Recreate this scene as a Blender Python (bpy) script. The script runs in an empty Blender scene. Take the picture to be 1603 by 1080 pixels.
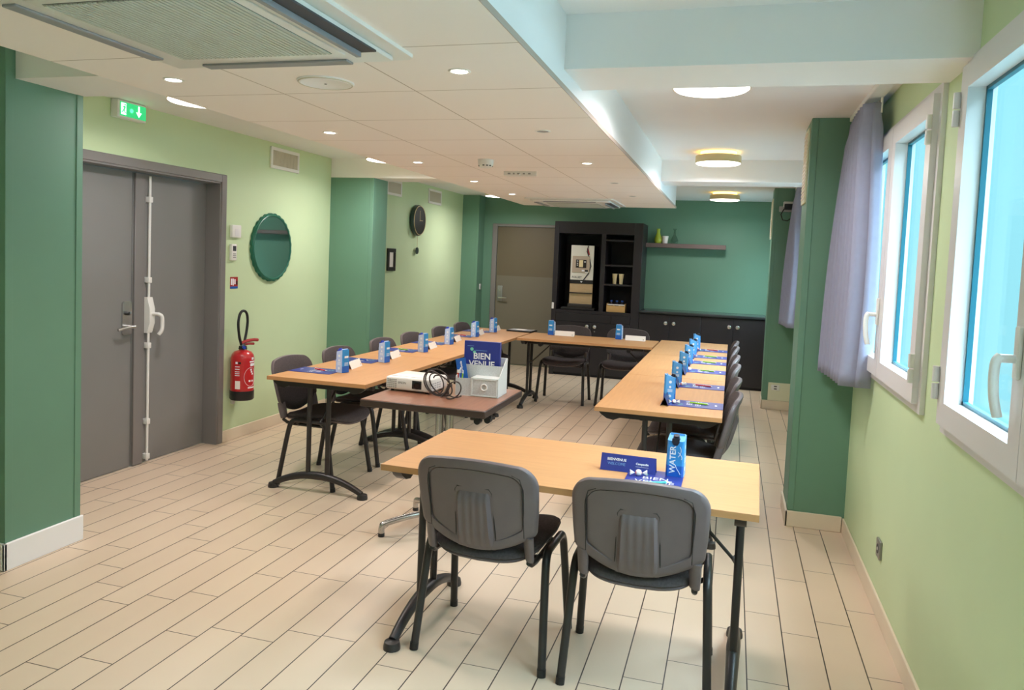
import bpy, bmesh, math, random
from mathutils import Vector, Matrix, Euler
random.seed(7)
scn = bpy.context.scene
COL = scn.collection
PI = math.pi

# ------------------------------------------------------------------ camera
YAW, PITCH, ROLL = 0.2809839, 0.0609826, -0.0420977
FPX, CYPX, CAM_H = 1190.0, 479.0, 1.55
def camera_axes():
    cy, sy, cp, sp = math.cos(YAW), math.sin(YAW), math.cos(PITCH), math.sin(PITCH)
    fwd = Vector((-sy*cp, cy*cp, -sp)); right = Vector((cy, sy, 0)); down = fwd.cross(right)
    cr, sr = math.cos(ROLL), math.sin(ROLL)
    return right*cr + down*sr, down*cr - right*sr, fwd
cr_, cd_, cf_ = camera_axes()
cam_data = bpy.data.cameras.new('camera')
cam = bpy.data.objects.new('camera', cam_data); COL.objects.link(cam)
m3 = Matrix((cr_, -cd_, -cf_)).transposed()
cam.matrix_world = Matrix.Translation((0, 0, CAM_H)) @ m3.to_4x4()
cam_data.sensor_fit = 'HORIZONTAL'; cam_data.sensor_width = 36.0
cam_data.lens = 36.0*FPX/1603.0
cam_data.shift_y = -(540.0-CYPX)/1603.0
cam_data.clip_start = 0.05
scn.camera = cam

# ------------------------------------------------------------------ view, sky, light
scn.view_settings.view_transform = 'Standard'
scn.view_settings.look = 'None'
scn.view_settings.exposure = 0.42
scn.view_settings.gamma = 1.0
scn.view_settings.use_curve_mapping = False
HP = PI/2
scn.cycles.diffuse_bounces = 8; scn.cycles.max_bounces = 14; scn.cycles.transparent_max_bounces = 16
world = bpy.data.worlds.new('sky'); scn.world = world; world.use_nodes = True
wn = world.node_tree.nodes; wl = world.node_tree.links
wn.clear()
SKY = 20.0
w_out = wn.new('ShaderNodeOutputWorld'); w_bg = wn.new('ShaderNodeBackground')
w_tc = wn.new('ShaderNodeTexCoord'); w_sep = wn.new('ShaderNodeSeparateXYZ'); w_ramp = wn.new('ShaderNodeValToRGB')
wl.new(w_tc.outputs['Generated'], w_sep.inputs[0]); wl.new(w_sep.outputs['Z'], w_ramp.inputs[0])
cr = w_ramp.color_ramp
cr.elements[0].position = 0.0; cr.elements[0].color = (0.32, 0.68, 0.78, 1)
cr.elements[1].position = 0.36; cr.elements[1].color = (0.32, 0.72, 0.86, 1)
e = cr.elements.new(0.62); e.color = (SKY*.70, SKY*.87, SKY*1.0, 1)
wl.new(w_ramp.outputs[0], w_bg.inputs[0]); w_bg.inputs[1].default_value = 1.0
wl.new(w_bg.outputs[0], w_out.inputs[0])
SPOT_W, DISC_W = 20.0, 13.0

def srgb(r, g, b):
    f = lambda c: (c/255/12.92) if c/255 <= .04045 else ((c/255+.055)/1.055)**2.4
    return (f(r), f(g), f(b))

def area_light(name, loc, rot, sx, sy, watts, color, spread=PI):
    d = bpy.data.lights.new(name, 'AREA'); d.shape = 'RECTANGLE'; d.size = sx; d.size_y = sy
    d.energy = watts; d.color = color; d.spread = spread
    o = bpy.data.objects.new(name, d); COL.objects.link(o); o.location = loc; o.rotation_euler = rot
    o['kind'] = 'helper'
    return o
WINDOWS = [(1.28, 2.86), (3.16, 4.74), (5.55, 7.10), (7.25, 8.55), (9.40, 10.60), (-0.55, 1.0), (-2.3, -0.75)]   # along the window wall, z 1.03..2.27
for i, (a, b) in enumerate(WINDOWS):
    area_light('window_portal', (.81, (a+b)/2, 1.65), (0, PI/2, 0), 1.24, b-a, 1.0, (1, 1, 1)).data.cycles.is_portal = True

# ------------------------------------------------------------------ materials
def mat(name, col, rough=.5, metal=0.0, spec=.5, emit=None, es=0.0, var=0.0, vscale=8.0, bump=0.0, bscale=200.0, coat=0.0, stretch=None):
    m = bpy.data.materials.new(name); m.use_nodes = True
    nt = m.node_tree; b = nt.nodes['Principled BSDF']
    b.inputs['Base Color'].default_value = (*col, 1); b.inputs['Roughness'].default_value = rough
    b.inputs['Metallic'].default_value = metal; b.inputs['Specular IOR Level'].default_value = spec
    b.inputs['Coat Weight'].default_value = coat
    if emit: b.inputs['Emission Color'].default_value = (*emit, 1); b.inputs['Emission Strength'].default_value = es
    tc = nt.nodes.new('ShaderNodeTexCoord')
    src = tc.outputs['Object']
    if stretch:
        mp = nt.nodes.new('ShaderNodeMapping'); mp.inputs['Scale'].default_value = stretch
        nt.links.new(src, mp.inputs[0]); src = mp.outputs[0]
    if var > 0:
        n = nt.nodes.new('ShaderNodeTexNoise'); n.inputs['Scale'].default_value = vscale; n.inputs['Detail'].default_value = 4
        nt.links.new(src, n.inputs['Vector'])
        r = nt.nodes.new('ShaderNodeValToRGB')
        r.color_ramp.elements[0].position = .3; r.color_ramp.elements[1].position = .7
        r.color_ramp.elements[0].color = (*[c*(1-var) for c in col], 1); r.color_ramp.elements[1].color = (*[min(1, c*(1+var)) for c in col], 1)
        nt.links.new(n.outputs['Fac'], r.inputs[0]); nt.links.new(r.outputs[0], b.inputs['Base Color'])
    if bump > 0:
        n2 = nt.nodes.new('ShaderNodeTexNoise'); n2.inputs['Scale'].default_value = bscale; n2.inputs['Detail'].default_value = 2
        nt.links.new(src, n2.inputs['Vector'])
        bp = nt.nodes.new('ShaderNodeBump'); bp.inputs['Strength'].default_value = bump; bp.inputs['Distance'].default_value = .002
        nt.links.new(n2.outputs['Fac'], bp.inputs['Height']); nt.links.new(bp.outputs[0], b.inputs['Normal'])
    return m

M = {}
M['wall_green'] = mat('light green wall paint', srgb(200, 220, 178), .55, var=.02, vscale=2, bump=.08, bscale=120)
M['dark_green'] = mat('dark green wall paint', srgb(104, 146, 124), .5, var=.03, vscale=2, bump=.08, bscale=120)
M['ceiling'] = mat('white ceiling paint', srgb(240, 239, 240), .8, var=.01, vscale=3)
M['white_paint'] = mat('white paint', srgb(238, 238, 240), .6)
M['skirting'] = mat('cream skirting tile', srgb(226, 212, 190), .4, var=.03, vscale=5)
M['white_plastic'] = mat('white plastic', srgb(232, 231, 228), .35)
M['frame_white'] = mat('white window frame', srgb(226, 224, 226), .3)
M['grey_plastic'] = mat('grey plastic', srgb(176, 178, 180), .4)
M['dark_vent'] = mat('dark duct', srgb(70, 72, 78), .6)
M['grille_white'] = mat('ribbed grille', srgb(205, 206, 196), .5)
M['grille_gap'] = mat('grille gap', srgb(128, 130, 126), .7)
M['vent_slat'] = mat('cream vent slat', srgb(208, 201, 184), .5)
M['flap'] = mat('grey flap', srgb(150, 150, 155), .45)
M['door_grey'] = mat('dark grey door paint', srgb(128, 127, 126), .42, var=.02, vscale=3)
M['frame_grey'] = mat('grey door frame paint', srgb(126, 122, 121), .38)
M['chrome'] = mat('brushed metal', srgb(205, 205, 205), .25, metal=1.0)
M['black_metal'] = mat('black metal', srgb(44, 41, 41), .38)
M['black_plastic'] = mat('black plastic', srgb(30, 30, 32), .4)
M['chair_plastic'] = mat('charcoal chair plastic', srgb(106, 95, 97), .42, var=.04, vscale=20, bump=.15, bscale=500)
M['chair_fabric'] = mat('charcoal chair fabric', srgb(82, 76, 77), .9, spec=.2, var=.18, vscale=120, bump=.4, bscale=700)
M['chair_groove'] = mat('dark seam', srgb(38, 36, 36), .6)
M['beech'] = mat('beech laminate', srgb(194, 145, 96), .5, spec=.35, var=.05, vscale=3, stretch=(1.5, 22, 8))
M['beech_edge'] = mat('beech edge band', srgb(187, 138, 92), .4, var=.04, vscale=4, stretch=(1.5, 3, 22))
M['brown_top'] = mat('brown wood laminate', srgb(150, 104, 82), .28, var=.1, vscale=3, stretch=(22, 2, 4))
M['brown_edge'] = mat('dark brown edge', srgb(70, 55, 50), .45)
M['blue_carton'] = mat('blue carton', srgb(52, 148, 222), .4, var=.07, vscale=14)
M['pale_carton'] = mat('pale blue carton side', srgb(186, 208, 245), .4, var=.1, vscale=18)
M['mid_carton'] = mat('mid blue carton', srgb(92, 168, 232), .4, var=.07, vscale=16)
M['deep_carton'] = mat('deep blue carton foot', srgb(28, 100, 200), .4)
M['carton_white'] = mat('white print', srgb(238, 244, 250), .5)
M['cap_blue'] = mat('blue cap', srgb(36, 62, 178), .35)
M['cap_dark'] = mat('dark cap', srgb(34, 34, 50), .35)
M['navy'] = mat('navy print', srgb(46, 58, 142), .35)
M['navy_dark'] = mat('dark navy print', srgb(52, 58, 110), .32)
M['royal'] = mat('royal blue card', srgb(34, 96, 182), .4)
M['white_card'] = mat('white card', srgb(242, 236, 230), .6)
M['print_white'] = mat('white ink', srgb(242, 242, 248), .5)
M['print_mint'] = mat('mint ink', srgb(120, 205, 180), .5)
M['print_dark'] = mat('dark ink', srgb(55, 55, 62), .5)
M['print_grey'] = mat('grey ink', srgb(150, 150, 150), .5)
M['print_cyan'] = mat('pale blue ink', srgb(120, 165, 225), .5)
M['red'] = mat('red enamel', srgb(190, 34, 40), .3, coat=.4)
M['red_dark'] = mat('red plastic', srgb(165, 40, 42), .4)
M['pen_green'] = mat('lime pen', srgb(150, 205, 40), .35)
M['pen_red'] = mat('red pen', srgb(205, 50, 60), .35)
M['pen_blue'] = mat('blue pen', srgb(40, 90, 190), .35)
M['orange'] = mat('orange pen', srgb(232, 130, 60), .4)
M['sweet_pink'] = mat('pink sweet', srgb(225, 130, 130), .4)
M['teal'] = mat('teal pen', srgb(70, 190, 180), .35)
M['cabinet'] = mat('black cabinet laminate', srgb(35, 32, 37), .42, var=.06, vscale=5)
M['cabinet_in'] = mat('black cabinet interior', srgb(25, 25, 33), .55)
M['worktop'] = mat('black worktop', srgb(48, 52, 54), .18)
M['shelf_wood'] = mat('grey brown shelf', srgb(112, 96, 92), .5)
M['back_door'] = mat('taupe door', srgb(104, 94, 74), .5)
M['back_door_low'] = mat('taupe lower panel', srgb(116, 110, 96), .45)
M['machine_white'] = mat('machine white', srgb(225, 222, 212), .35)
M['machine_beige'] = mat('machine beige', srgb(185, 168, 150), .4)
M['machine_wood'] = mat('machine wood', srgb(186, 160, 122), .5, var=.08, vscale=5, stretch=(2, 2, 30))
M['cream_cup'] = mat('cream paper', srgb(232, 215, 170), .6)
M['light_wood'] = mat('light wood', srgb(205, 165, 105), .5, var=.06, vscale=5, stretch=(2, 2, 20))
M['vase_green'] = mat('lime glass', srgb(165, 185, 60), .2)
M['curtain'] = mat('grey curtain', srgb(152, 155, 178), .85, spec=.2, var=.03, vscale=30)
M['gold'] = mat('brushed gold', srgb(215, 195, 150), .45, metal=.6)
M['lamp_white'] = mat('lit diffuser', (1, .95, .88), .5, emit=(1, .93, .82), es=6.0)
M['lamp_yellow'] = mat('lit upper diffuser', (1, .8, .3), .5, emit=(1, .66, .14), es=4.0)
M['spot_white'] = mat('lit downlight', (1, .97, .92), .5, emit=(1, .94, .84), es=9.0)
M['exit_green'] = mat('lit exit sign', srgb(60, 190, 120), .4, emit=srgb(30, 165, 100), es=1.0)
M['exit_white'] = mat('lit exit symbol', srgb(230, 255, 240), .4, emit=srgb(200, 255, 225), es=1.2)
M['exit_glow'] = mat('exit sign diode', srgb(120, 255, 190), .4, emit=(.06, 1.0, .30), es=1.6)
M['mirror'] = mat('mirror glass', srgb(200, 215, 212), .03, metal=1.0)
M['teal_frame'] = mat('teal mirror frame', srgb(34, 105, 85), .3)
M['clock_dark'] = mat('dark green clock', srgb(46, 68, 64), .3)
M['grey_felt'] = mat('grey mesh', srgb(198, 202, 204), .8, var=.12, vscale=160)
M['organizer'] = mat('white wire mesh', srgb(226, 232, 232), .5)
M['cable'] = mat('dark cable', srgb(62, 54, 52), .45)
M['lens'] = mat('lens', srgb(20, 20, 26), .08)
M['steel'] = mat('steel socket', srgb(150, 152, 150), .35, metal=.7)
M['frame_black'] = mat('black frame', srgb(32, 36, 34), .4)
M['silver_foot'] = mat('silver aluminium', srgb(190, 187, 184), .25, metal=.9)
M['concrete'] = mat('pale facade', srgb(200, 226, 228), .8)
M['gasket'] = mat('dark teal gasket', srgb(36, 110, 130), .4)
M['holder'] = mat('cream plate', srgb(222, 222, 196), .5)

def glass_mat(name, tint, gloss=.12):
    m = bpy.data.materials.new(name); m.use_nodes = True; nt = m.node_tree; nt.nodes.clear()
    o = nt.nodes.new('ShaderNodeOutputMaterial'); mx = nt.nodes.new('ShaderNodeMixShader')
    t = nt.nodes.new('ShaderNodeBsdfTransparent'); g = nt.nodes.new('ShaderNodeBsdfGlossy')
    t.inputs[0].default_value = (*tint, 1); g.inputs['Roughness'].default_value = .02
    lw = nt.nodes.new('ShaderNodeLayerWeight'); lw.inputs['Blend'].default_value = .5
    pw = nt.nodes.new('ShaderNodeMath'); pw.operation = 'POWER'; pw.inputs[1].default_value = 5.0; nt.links.new(lw.outputs['Facing'], pw.inputs[0])
    fr = nt.nodes.new('ShaderNodeMath'); fr.operation = 'MULTIPLY_ADD'; fr.inputs[1].default_value = .15; fr.inputs[2].default_value = .02; nt.links.new(pw.outputs[0], fr.inputs[0])
    nt.links.new(fr.outputs[0], mx.inputs[0]); nt.links.new(t.outputs[0], mx.inputs[1]); nt.links.new(g.outputs[0], mx.inputs[2])
    nt.links.new(mx.outputs[0], o.inputs[0])
    return m
M['glass'] = glass_mat('window glass', (.93, 1, 1))
M['clear_glass'] = glass_mat('clear glass', (.86, .9, .88))

def floor_material():
    m = bpy.data.materials.new('cream plank tiles'); m.use_nodes = True; nt = m.node_tree
    b = nt.nodes['Principled BSDF']; N = nt.nodes.new; L = nt.links.new
    def math_(op, a, b_=None, c=None):
        n = N('ShaderNodeMath'); n.operation = op
        for i, v in enumerate((a, b_, c)):
            if v is None: continue
            if isinstance(v, (int, float)): n.inputs[i].default_value = v
            else: L(v, n.inputs[i])
        return n.outputs[0]
    tc = N('ShaderNodeTexCoord'); sp = N('ShaderNodeSeparateXYZ'); L(tc.outputs['Object'], sp.inputs[0])
    u = math_('DIVIDE', math_('SUBTRACT', sp.outputs['X'], .287-15.0), .15)
    row = math_('FLOOR', u); fu = math_('FRACT', u)
    wn_ = N('ShaderNodeTexWhiteNoise'); wn_.noise_dimensions = '1D'; L(row, wn_.inputs['W'])
    v = math_('ADD', math_('DIVIDE', sp.outputs['Y'], .6), math_('ADD', wn_.outputs['Value'], 50.0))
    fv = math_('FRACT', v); cell = math_('FLOOR', v)
    du = math_('MULTIPLY', math_('MINIMUM', fu, math_('SUBTRACT', 1.0, fu)), .15)
    dv = math_('MULTIPLY', math_('MINIMUM', fv, math_('SUBTRACT', 1.0, fv)), .6)
    g1 = math_('LESS_THAN', du, .0024); g2 = math_('LESS_THAN', dv, .0022)
    wn2 = N('ShaderNodeTexWhiteNoise'); wn2.noise_dimensions = '2D'
    cb = N('ShaderNodeCombineXYZ'); L(row, cb.inputs[0]); L(cell, cb.inputs[1]); L(cb.outputs[0], wn2.inputs['Vector'])
    ns = N('ShaderNodeTexNoise'); ns.inputs['Scale'].default_value = 3.0; ns.inputs['Detail'].default_value = 3; L(tc.outputs['Object'], ns.inputs['Vector'])
    f = math_('ADD', math_('MULTIPLY', wn2.outputs['Value'], .5), math_('MULTIPLY', ns.outputs['Fac'], .5))
    rp = N('ShaderNodeValToRGB'); L(f, rp.inputs[0])
    rp.color_ramp.elements[0].color = (*srgb(205, 184, 160), 1); rp.color_ramp.elements[1].color = (*srgb(214, 194, 171), 1)
    mx = N('ShaderNodeMixRGB'); L(math_('MAXIMUM', g1, math_('MULTIPLY', g2, .85)), mx.inputs[0]); L(rp.outputs[0], mx.inputs[1]); mx.inputs[2].default_value = (*srgb(50, 38, 33), 1)
    L(mx.outputs[0], b.inputs['Base Color'])
    b.inputs['Roughness'].default_value = .36; b.inputs['Specular IOR Level'].default_value = .45
    bp = N('ShaderNodeBump'); bp.inputs['Strength'].default_value = .3; bp.inputs['Distance'].default_value = .002
    L(math_('SUBTRACT', 1.0, g1), bp.inputs['Height']); L(bp.outputs[0], b.inputs['Normal'])
    return m
M['floor'] = floor_material()

def panel_material():
    m = bpy.data.materials.new('white ceiling panels'); m.use_nodes = True; nt = m.node_tree
    b = nt.nodes['Principled BSDF']; N = nt.nodes.new; L = nt.links.new
    def math_(op, a, b_=None):
        n = N('ShaderNodeMath'); n.operation = op
        for i, v in enumerate((a, b_)):
            if v is None: continue
            if isinstance(v, (int, float)): n.inputs[i].default_value = v
            else: L(v, n.inputs[i])
        return n.outputs[0]
    tc = N('ShaderNodeTexCoord'); sp = N('ShaderNodeSeparateXYZ'); L(tc.outputs['Object'], sp.inputs[0])
    fu = math_('FRACT', math_('DIVIDE', math_('SUBTRACT', sp.outputs['X'], -.635-5.75), .575))
    fv = math_('FRACT', math_('DIVIDE', math_('SUBTRACT', sp.outputs['Y'], 2.16-11.5), .575))
    e = lambda f: math_('LESS_THAN', math_('MINIMUM', f, math_('SUBTRACT', 1.0, f)), .0042)
    mx = N('ShaderNodeMixRGB'); L(math_('MAXIMUM', e(fu), e(fv)), mx.inputs[0])
    mx.inputs[1].default_value = (*srgb(246, 238, 234), 1); mx.inputs[2].default_value = (*srgb(180, 164, 152), 1)
    L(mx.outputs[0], b.inputs['Base Color']); b.inputs['Roughness'].default_value = .75
    return m
M['panel'] = panel_material()

# ------------------------------------------------------------------ mesh builder
class MB:
    def __init__(s): s.v = []; s.f = []; s.m = []; s.s = []; s.mats = []
    def mi(s, m):
        if m not in s.mats: s.mats.append(m)
        return s.mats.index(m)
    def add(s, vs, fs, m, smooth=False, T=None):
        k = len(s.v); i = s.mi(m)
        s.v += [tuple(T @ Vector(p)) if T else tuple(p) for p in vs]
        for f in fs: s.f.append([k+a for a in f]); s.m.append(i); s.s.append(smooth)
        return s
    def box(s, a, b, m, r=0.0, T=None, seg=2):
        a, b = [min(p, q) for p, q in zip(a, b)], [max(p, q) for p, q in zip(a, b)]
        if r <= 0:
            x0, y0, z0 = a; x1, y1, z1 = b
            vs = [(x0,y0,z0),(x1,y0,z0),(x1,y1,z0),(x0,y1,z0),(x0,y0,z1),(x1,y0,z1),(x1,y1,z1),(x0,y1,z1)]
            return s.add(vs, [(0,3,2,1),(4,5,6,7),(0,1,5,4),(1,2,6,5),(2,3,7,6),(3,0,4,7)], m, False, T)
        bm = bmesh.new(); bmesh.ops.create_cube(bm, size=1)
        for v in bm.verts: v.co = Vector([(a[i]+b[i])/2 + v.co[i]*(b[i]-a[i]) for i in range(3)])
        r = min(r, .49*min(b[i]-a[i] for i in range(3)))
        bmesh.ops.bevel(bm, geom=list(bm.edges), offset=r, segments=seg, affect='EDGES', profile=.5)
        return s.take(bm, m, T)
    def take(s, bm, m, T=None, smooth=True):
        bm.verts.index_update()
        s.add([v.co.copy() for v in bm.verts], [[v.index for v in f.verts] for f in bm.faces], m, smooth, T)
        bm.free(); return s
    def cyl(s, p, q, r0, r1=None, m=None, n=20, cap=True):
        r1 = r0 if r1 is None else r1
        p, q = Vector(p), Vector(q); d = (q-p).normalized()
        u = d.orthogonal().normalized(); w = d.cross(u)
        vs = []
        for c, r in ((p, r0), (q, r1)):
            for i in range(n):
                t = 2*PI*i/n; vs.append(c + (u*math.cos(t)+w*math.sin(t))*r)
        s.add(vs, [(i, (i+1) % n, n+(i+1) % n, n+i) for i in range(n)], m, True)
        if cap:
            s.add(vs[:n], [tuple(range(n))[::-1]], m); s.add(vs[n:], [tuple(range(n))], m)
        return s
    def tube(s, pts, r, m, n=10, closed=False, flat=1.0, rs=None):
        pts = [Vector(p) for p in pts]; N = len(pts); rings = []
        up = None
        for i, p in enumerate(pts):
            a = pts[i-1] if (i or closed) else p; b = pts[(i+1) % N] if (i < N-1 or closed) else p
            t = (b-a).normalized()
            if up is None: up = t.orthogonal().normalized()
            up = (up - t*up.dot(t)).normalized(); w = t.cross(up)
            rr = rs[i] if rs else r
            rings.append([p + (up*math.cos(2*PI*k/n)*flat + w*math.sin(2*PI*k/n))*rr for k in range(n)])
        vs = [v for R in rings for v in R]; fs = []
        for i in range(N if closed else N-1):
            j = (i+1) % N
            for k in range(n): fs.append((i*n+k, i*n+(k+1) % n, j*n+(k+1) % n, j*n+k))
        s.add(vs, fs, m, True)
        if not closed:
            s.add(rings[0], [tuple(range(n))[::-1]], m); s.add(rings[-1], [tuple(range(n))], m)
        return s
    def lathe(s, prof, m, c=(0, 0, 0), n=32, T=None, mats=None):
        vs = []; 
        for r, z in prof:
            for k in range(n): vs.append((c[0]+r*math.cos(2*PI*k/n), c[1]+r*math.sin(2*PI*k/n), c[2]+z))
        for i in range(len(prof)-1):
            mm = mats[i] if mats else m
            s.add([vs[j] for j in range(i*n, (i+2)*n)], [(k, (k+1) % n, n+(k+1) % n, n+k) for k in range(n)], mm, True, T)
        for i, rev in ((0, True), (len(prof)-1, False)):
            if prof[i][0] > 1e-5:
                R = vs[i*n:(i+1)*n]; mm = (mats[0] if rev else mats[-1]) if mats else m
                s.add(R, [tuple(range(n))[::-1] if rev else tuple(range(n))], mm, False, T)
        return s
    def prism(s, poly, h0, h1, m, axis='z', T=None, smooth=False):
        def P(a, b, h): return {'z': (a, b, h), 'x': (h, a, b), 'y': (a, h, b)}[axis]
        n = len(poly); vs = [P(a, b, h0) for a, b in poly] + [P(a, b, h1) for a, b in poly]
        s.add(vs, [(i, (i+1) % n, n+(i+1) % n, n+i) for i in range(n)], m, smooth, T)
        s.add(vs[:n], [tuple(range(n))[::-1]], m, False, T); s.add(vs[n:], [tuple(range(n))], m, False, T)
        return s
    def quad(s, p, m, T=None): return s.add(p, [tuple(range(len(p)))], m, False, T)
    def grid(s, fn, nu, nv, m, closed_u=False, T=None):
        vs = [fn(i/(nu if closed_u else nu-1), j/(nv-1)) for j in range(nv) for i in range(nu)]
        fs = []
        for j in range(nv-1):
            for i in range(nu if closed_u else nu-1):
                i2 = (i+1) % nu; fs.append((j*nu+i, j*nu+i2, (j+1)*nu+i2, (j+1)*nu+i))
        return s.add(vs, fs, m, True, T)
    def text(s, string, size, T, m, align='CENTER', bold=0.0, ext=0.0):
        key = (string, size, align, bold)
        if key not in TEXTS:
            c = bpy.data.curves.new('t', 'FONT'); c.body = string; c.size = size; c.align_x = align; c.align_y = 'CENTER'; c.offset = bold; c.resolution_u = 3
            o = bpy.data.objects.new('t', c); COL.objects.link(o)
            me = bpy.data.meshes.new_from_object(o.evaluated_get(bpy.context.evaluated_depsgraph_get()))
            TEXTS[key] = ([v.co.copy() for v in me.vertices], [tuple(p.vertices) for p in me.polygons])
            bpy.data.objects.remove(o); bpy.data.curves.remove(c); bpy.data.meshes.remove(me)
        vs, fs = TEXTS[key]
        return s.add(vs, fs, m, False, T)
    def build(s, name, parent=None, fixn=True):
        me = bpy.data.meshes.new(name)
        me.from_pydata([tuple(v) for v in s.v], [], s.f)
        for mm in s.mats: me.materials.append(mm)
        for i, p in enumerate(me.polygons): p.material_index = s.m[i]; p.use_smooth = s.s[i]
        me.update()
        if fixn:
            bm = bmesh.new(); bm.from_mesh(me); bmesh.ops.remove_doubles(bm, verts=bm.verts, dist=1e-6)
            bmesh.ops.recalc_face_normals(bm, faces=bm.faces); bm.to_mesh(me); bm.free()
        me.set_sharp_from_angle(angle=math.radians(40))
        o = bpy.data.objects.new(name, me); COL.objects.link(o)
        if parent: o.parent = parent
        return o
TEXTS = {}
def spline(pts, k=6):
    P = [Vector(p) for p in pts]; out = []
    for i in range(len(P)-1):
        a, b, c, d = P[max(0, i-1)], P[i], P[i+1], P[min(len(P)-1, i+2)]
        for j in range(k):
            t = j/k
            out.append(.5*((2*b)+(c-a)*t+(2*a-5*b+4*c-d)*t*t+(3*b-a-3*c+d)*t**3))
    return out+[P[-1]]

def tag(o, label, cat, group=None):
    o['label'] = label; o['category'] = cat
    if group: o['group'] = group
    return o
def thing(name, label, cat, loc=(0, 0, 0), rz=0.0, group=None):
    o = bpy.data.objects.new(name, None); COL.objects.link(o); o.empty_display_size = .1
    o.location = loc; o.rotation_euler = (0, 0, rz)
    return tag(o, label, cat, group)
def structure(name, mb, parent=None):
    o = mb.build(name, parent)
    if not parent: o['kind'] = 'structure'
    return o
def structure_empty(name):
    o = bpy.data.objects.new(name, None); COL.objects.link(o); o['kind'] = 'structure'; return o
def dup(root, loc, rz, label, group=None):
    def cp(o, parent):
        c = o.copy(); COL.objects.link(c)
        if parent: c.parent = parent
        for ch in list(o.children): cp(ch, c)
        return c
    r = cp(root, None); r.location = loc; r.rotation_euler = (0, 0, rz); r['label'] = label
    if group: r['group'] = group
    return r
def frame_T(origin, xdir, ydir):
    x = Vector(xdir).normalized(); y = Vector(ydir); y = (y - x*y.dot(x)).normalized(); z = x.cross(y)
    m = Matrix((x, y, z)).transposed().to_4x4(); m.translation = Vector(origin); return m

# ------------------------------------------------------------------ room shell
XL, XR, YF, YB, ZC = -3.83, 0.72, -2.6, 10.75, 2.46
ZB, ZP = 2.278, 2.18            # underside of beams / of the dropped ceiling
structure('floor', MB().box((XL-.4, YF-.2, -.12), (XR+.3, YB+.2, 0), M['floor']))
structure('ceiling', MB().box((XL-.4, YF-.2, ZC), (XR+.3, YB+.2, ZC+.15), M['ceiling']))
dc = MB().box((-2.345, -2.0, ZP+.02), (-.645, 8.47, ZC), M['white_paint']).box((-2.355, -2.01, ZP), (-.635, 8.48, ZP+.02), M['panel'])
structure('ceiling_panel', dc)
structure('beam', MB().box((-3.19, 2.74, ZB), (-2.345, 3.12, ZC), M['ceiling']).box((-.645, 2.80, 2.262), (XR, 3.15, ZC), M['ceiling']))
structure('beam', MB().box((XL, 6.70, ZB), (-2.345, 7.05, ZC), M['ceiling']).box((-.645, 6.70, ZB), (XR, 7.05, ZC), M['ceiling']))
DY0, DY1, DZ = 3.30, 5.04, 2.05
wl_ = MB()
wl_.box((XL-.2, YF, 0), (XL, DY0, ZC), M['wall_green']).box((XL-.2, DY1, 0), (XL, YB, ZC), M['wall_green']).box((XL-.2, DY0, DZ), (XL, DY1, ZC), M['wall_green'])
structure('wall_left', wl_)
structure('wall_back', MB().box((XL-.2, YB, 0), (XR+.2, YB+.2, ZC), M['dark_green']))
structure('wall_front', MB().box((XL-.2, YF-.2, 0), (XR+.2, YF, ZC), M['wall_green']))
WZ0, WZ1 = 1.03, 2.27
wr = MB(); ys = sorted(WINDOWS); prev = YF
for a, b in ys:
    wr.box((XR, prev, 0), (XR+.07, a, ZC), M['wall_green'])
    wr.box((XR, a, 0), (XR+.07, b, WZ0), M['wall_green']).box((XR, a, WZ1), (XR+.07, b, ZC), M['wall_green']); prev = b
wr.box((XR, prev, 0), (XR+.07, YB, ZC), M['wall_green'])
structure('wall_right', wr)
# columns
def column(name, a, b, guards):
    mb = MB().box(a, b, M['dark_green'])
    for gx, gy, sx, sy in guards:      # slim corner guard strips
        mb.box((gx-.003*sx*-1 if False else gx, gy, .1), (gx, gy, .1), M['dark_green']) if False else None
        mb.box((gx+sx*.004, gy+sy*.004, a[2]+.1), (gx-sx*.035, gy-sy*.035, b[2]-.002), M['dark_green'], .002, seg=1)
    structure(name, mb)
column('column', (XL, 2.69, 0), (-3.19, 3.11, ZC), [(-3.19, 3.11, 1, 1), (-3.19, 2.69, 1, -1)])
column('column', (XL, 6.70, 0), (-3.37, 7.01, ZB), [(-3.37, 6.70, 1, -1)])
column('column', (XL, 10.48, 0), (-3.58, YB, ZC), [(-3.58, 10.48, 1, -1)])
column('column', (.40, 4.867, 0), (XR, 5.27, ZC), [(.40, 4.867, -1, -1)])
column('column', (.39, 8.93, 0), (XR, 9.30, ZC), [(.39, 8.93, -1, -1)])
# skirting
SK = M['skirting']
def skirt(name, a, b):
    structure(name, MB().box(a, b, SK, .003, seg=1))
skirt('baseboard_left', (XL, 5.10, 0), (XL+.012, 6.69, .093))
skirt('baseboard_left_far', (XL, 7.02, 0), (XL+.012, 10.47, .093))
skirt('baseboard_left_near', (XL, YF, 0), (XL+.012, 2.68, .093))
skirt('baseboard_right', (XR-.012, YF, 0), (XR, 4.855, .09))
skirt('baseboard_right_far', (XR-.012, 5.28, 0), (XR, 8.92, .09))
structure('baseboard_column', MB().box((XL+.015, 2.675, 0), (-3.175, 2.69, .13), M['white_paint'], .003, seg=1).box((-3.19, 2.675, 0), (-3.175, 3.125, .13), M['white_paint'], .003, seg=1))
structure('baseboard_column_far', MB().box((XL+.015, 6.688, 0), (-3.358, 6.70, .093), SK).box((-3.37, 6.688, 0), (-3.358, 7.01, .093), SK))
structure('baseboard_column_window', MB().box((.386, 4.852, 0), (XR-.014, 4.867, .095), SK, .003, seg=1).box((.386, 4.852, 0), (.40, 5.27, .095), SK, .003, seg=1))
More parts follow.
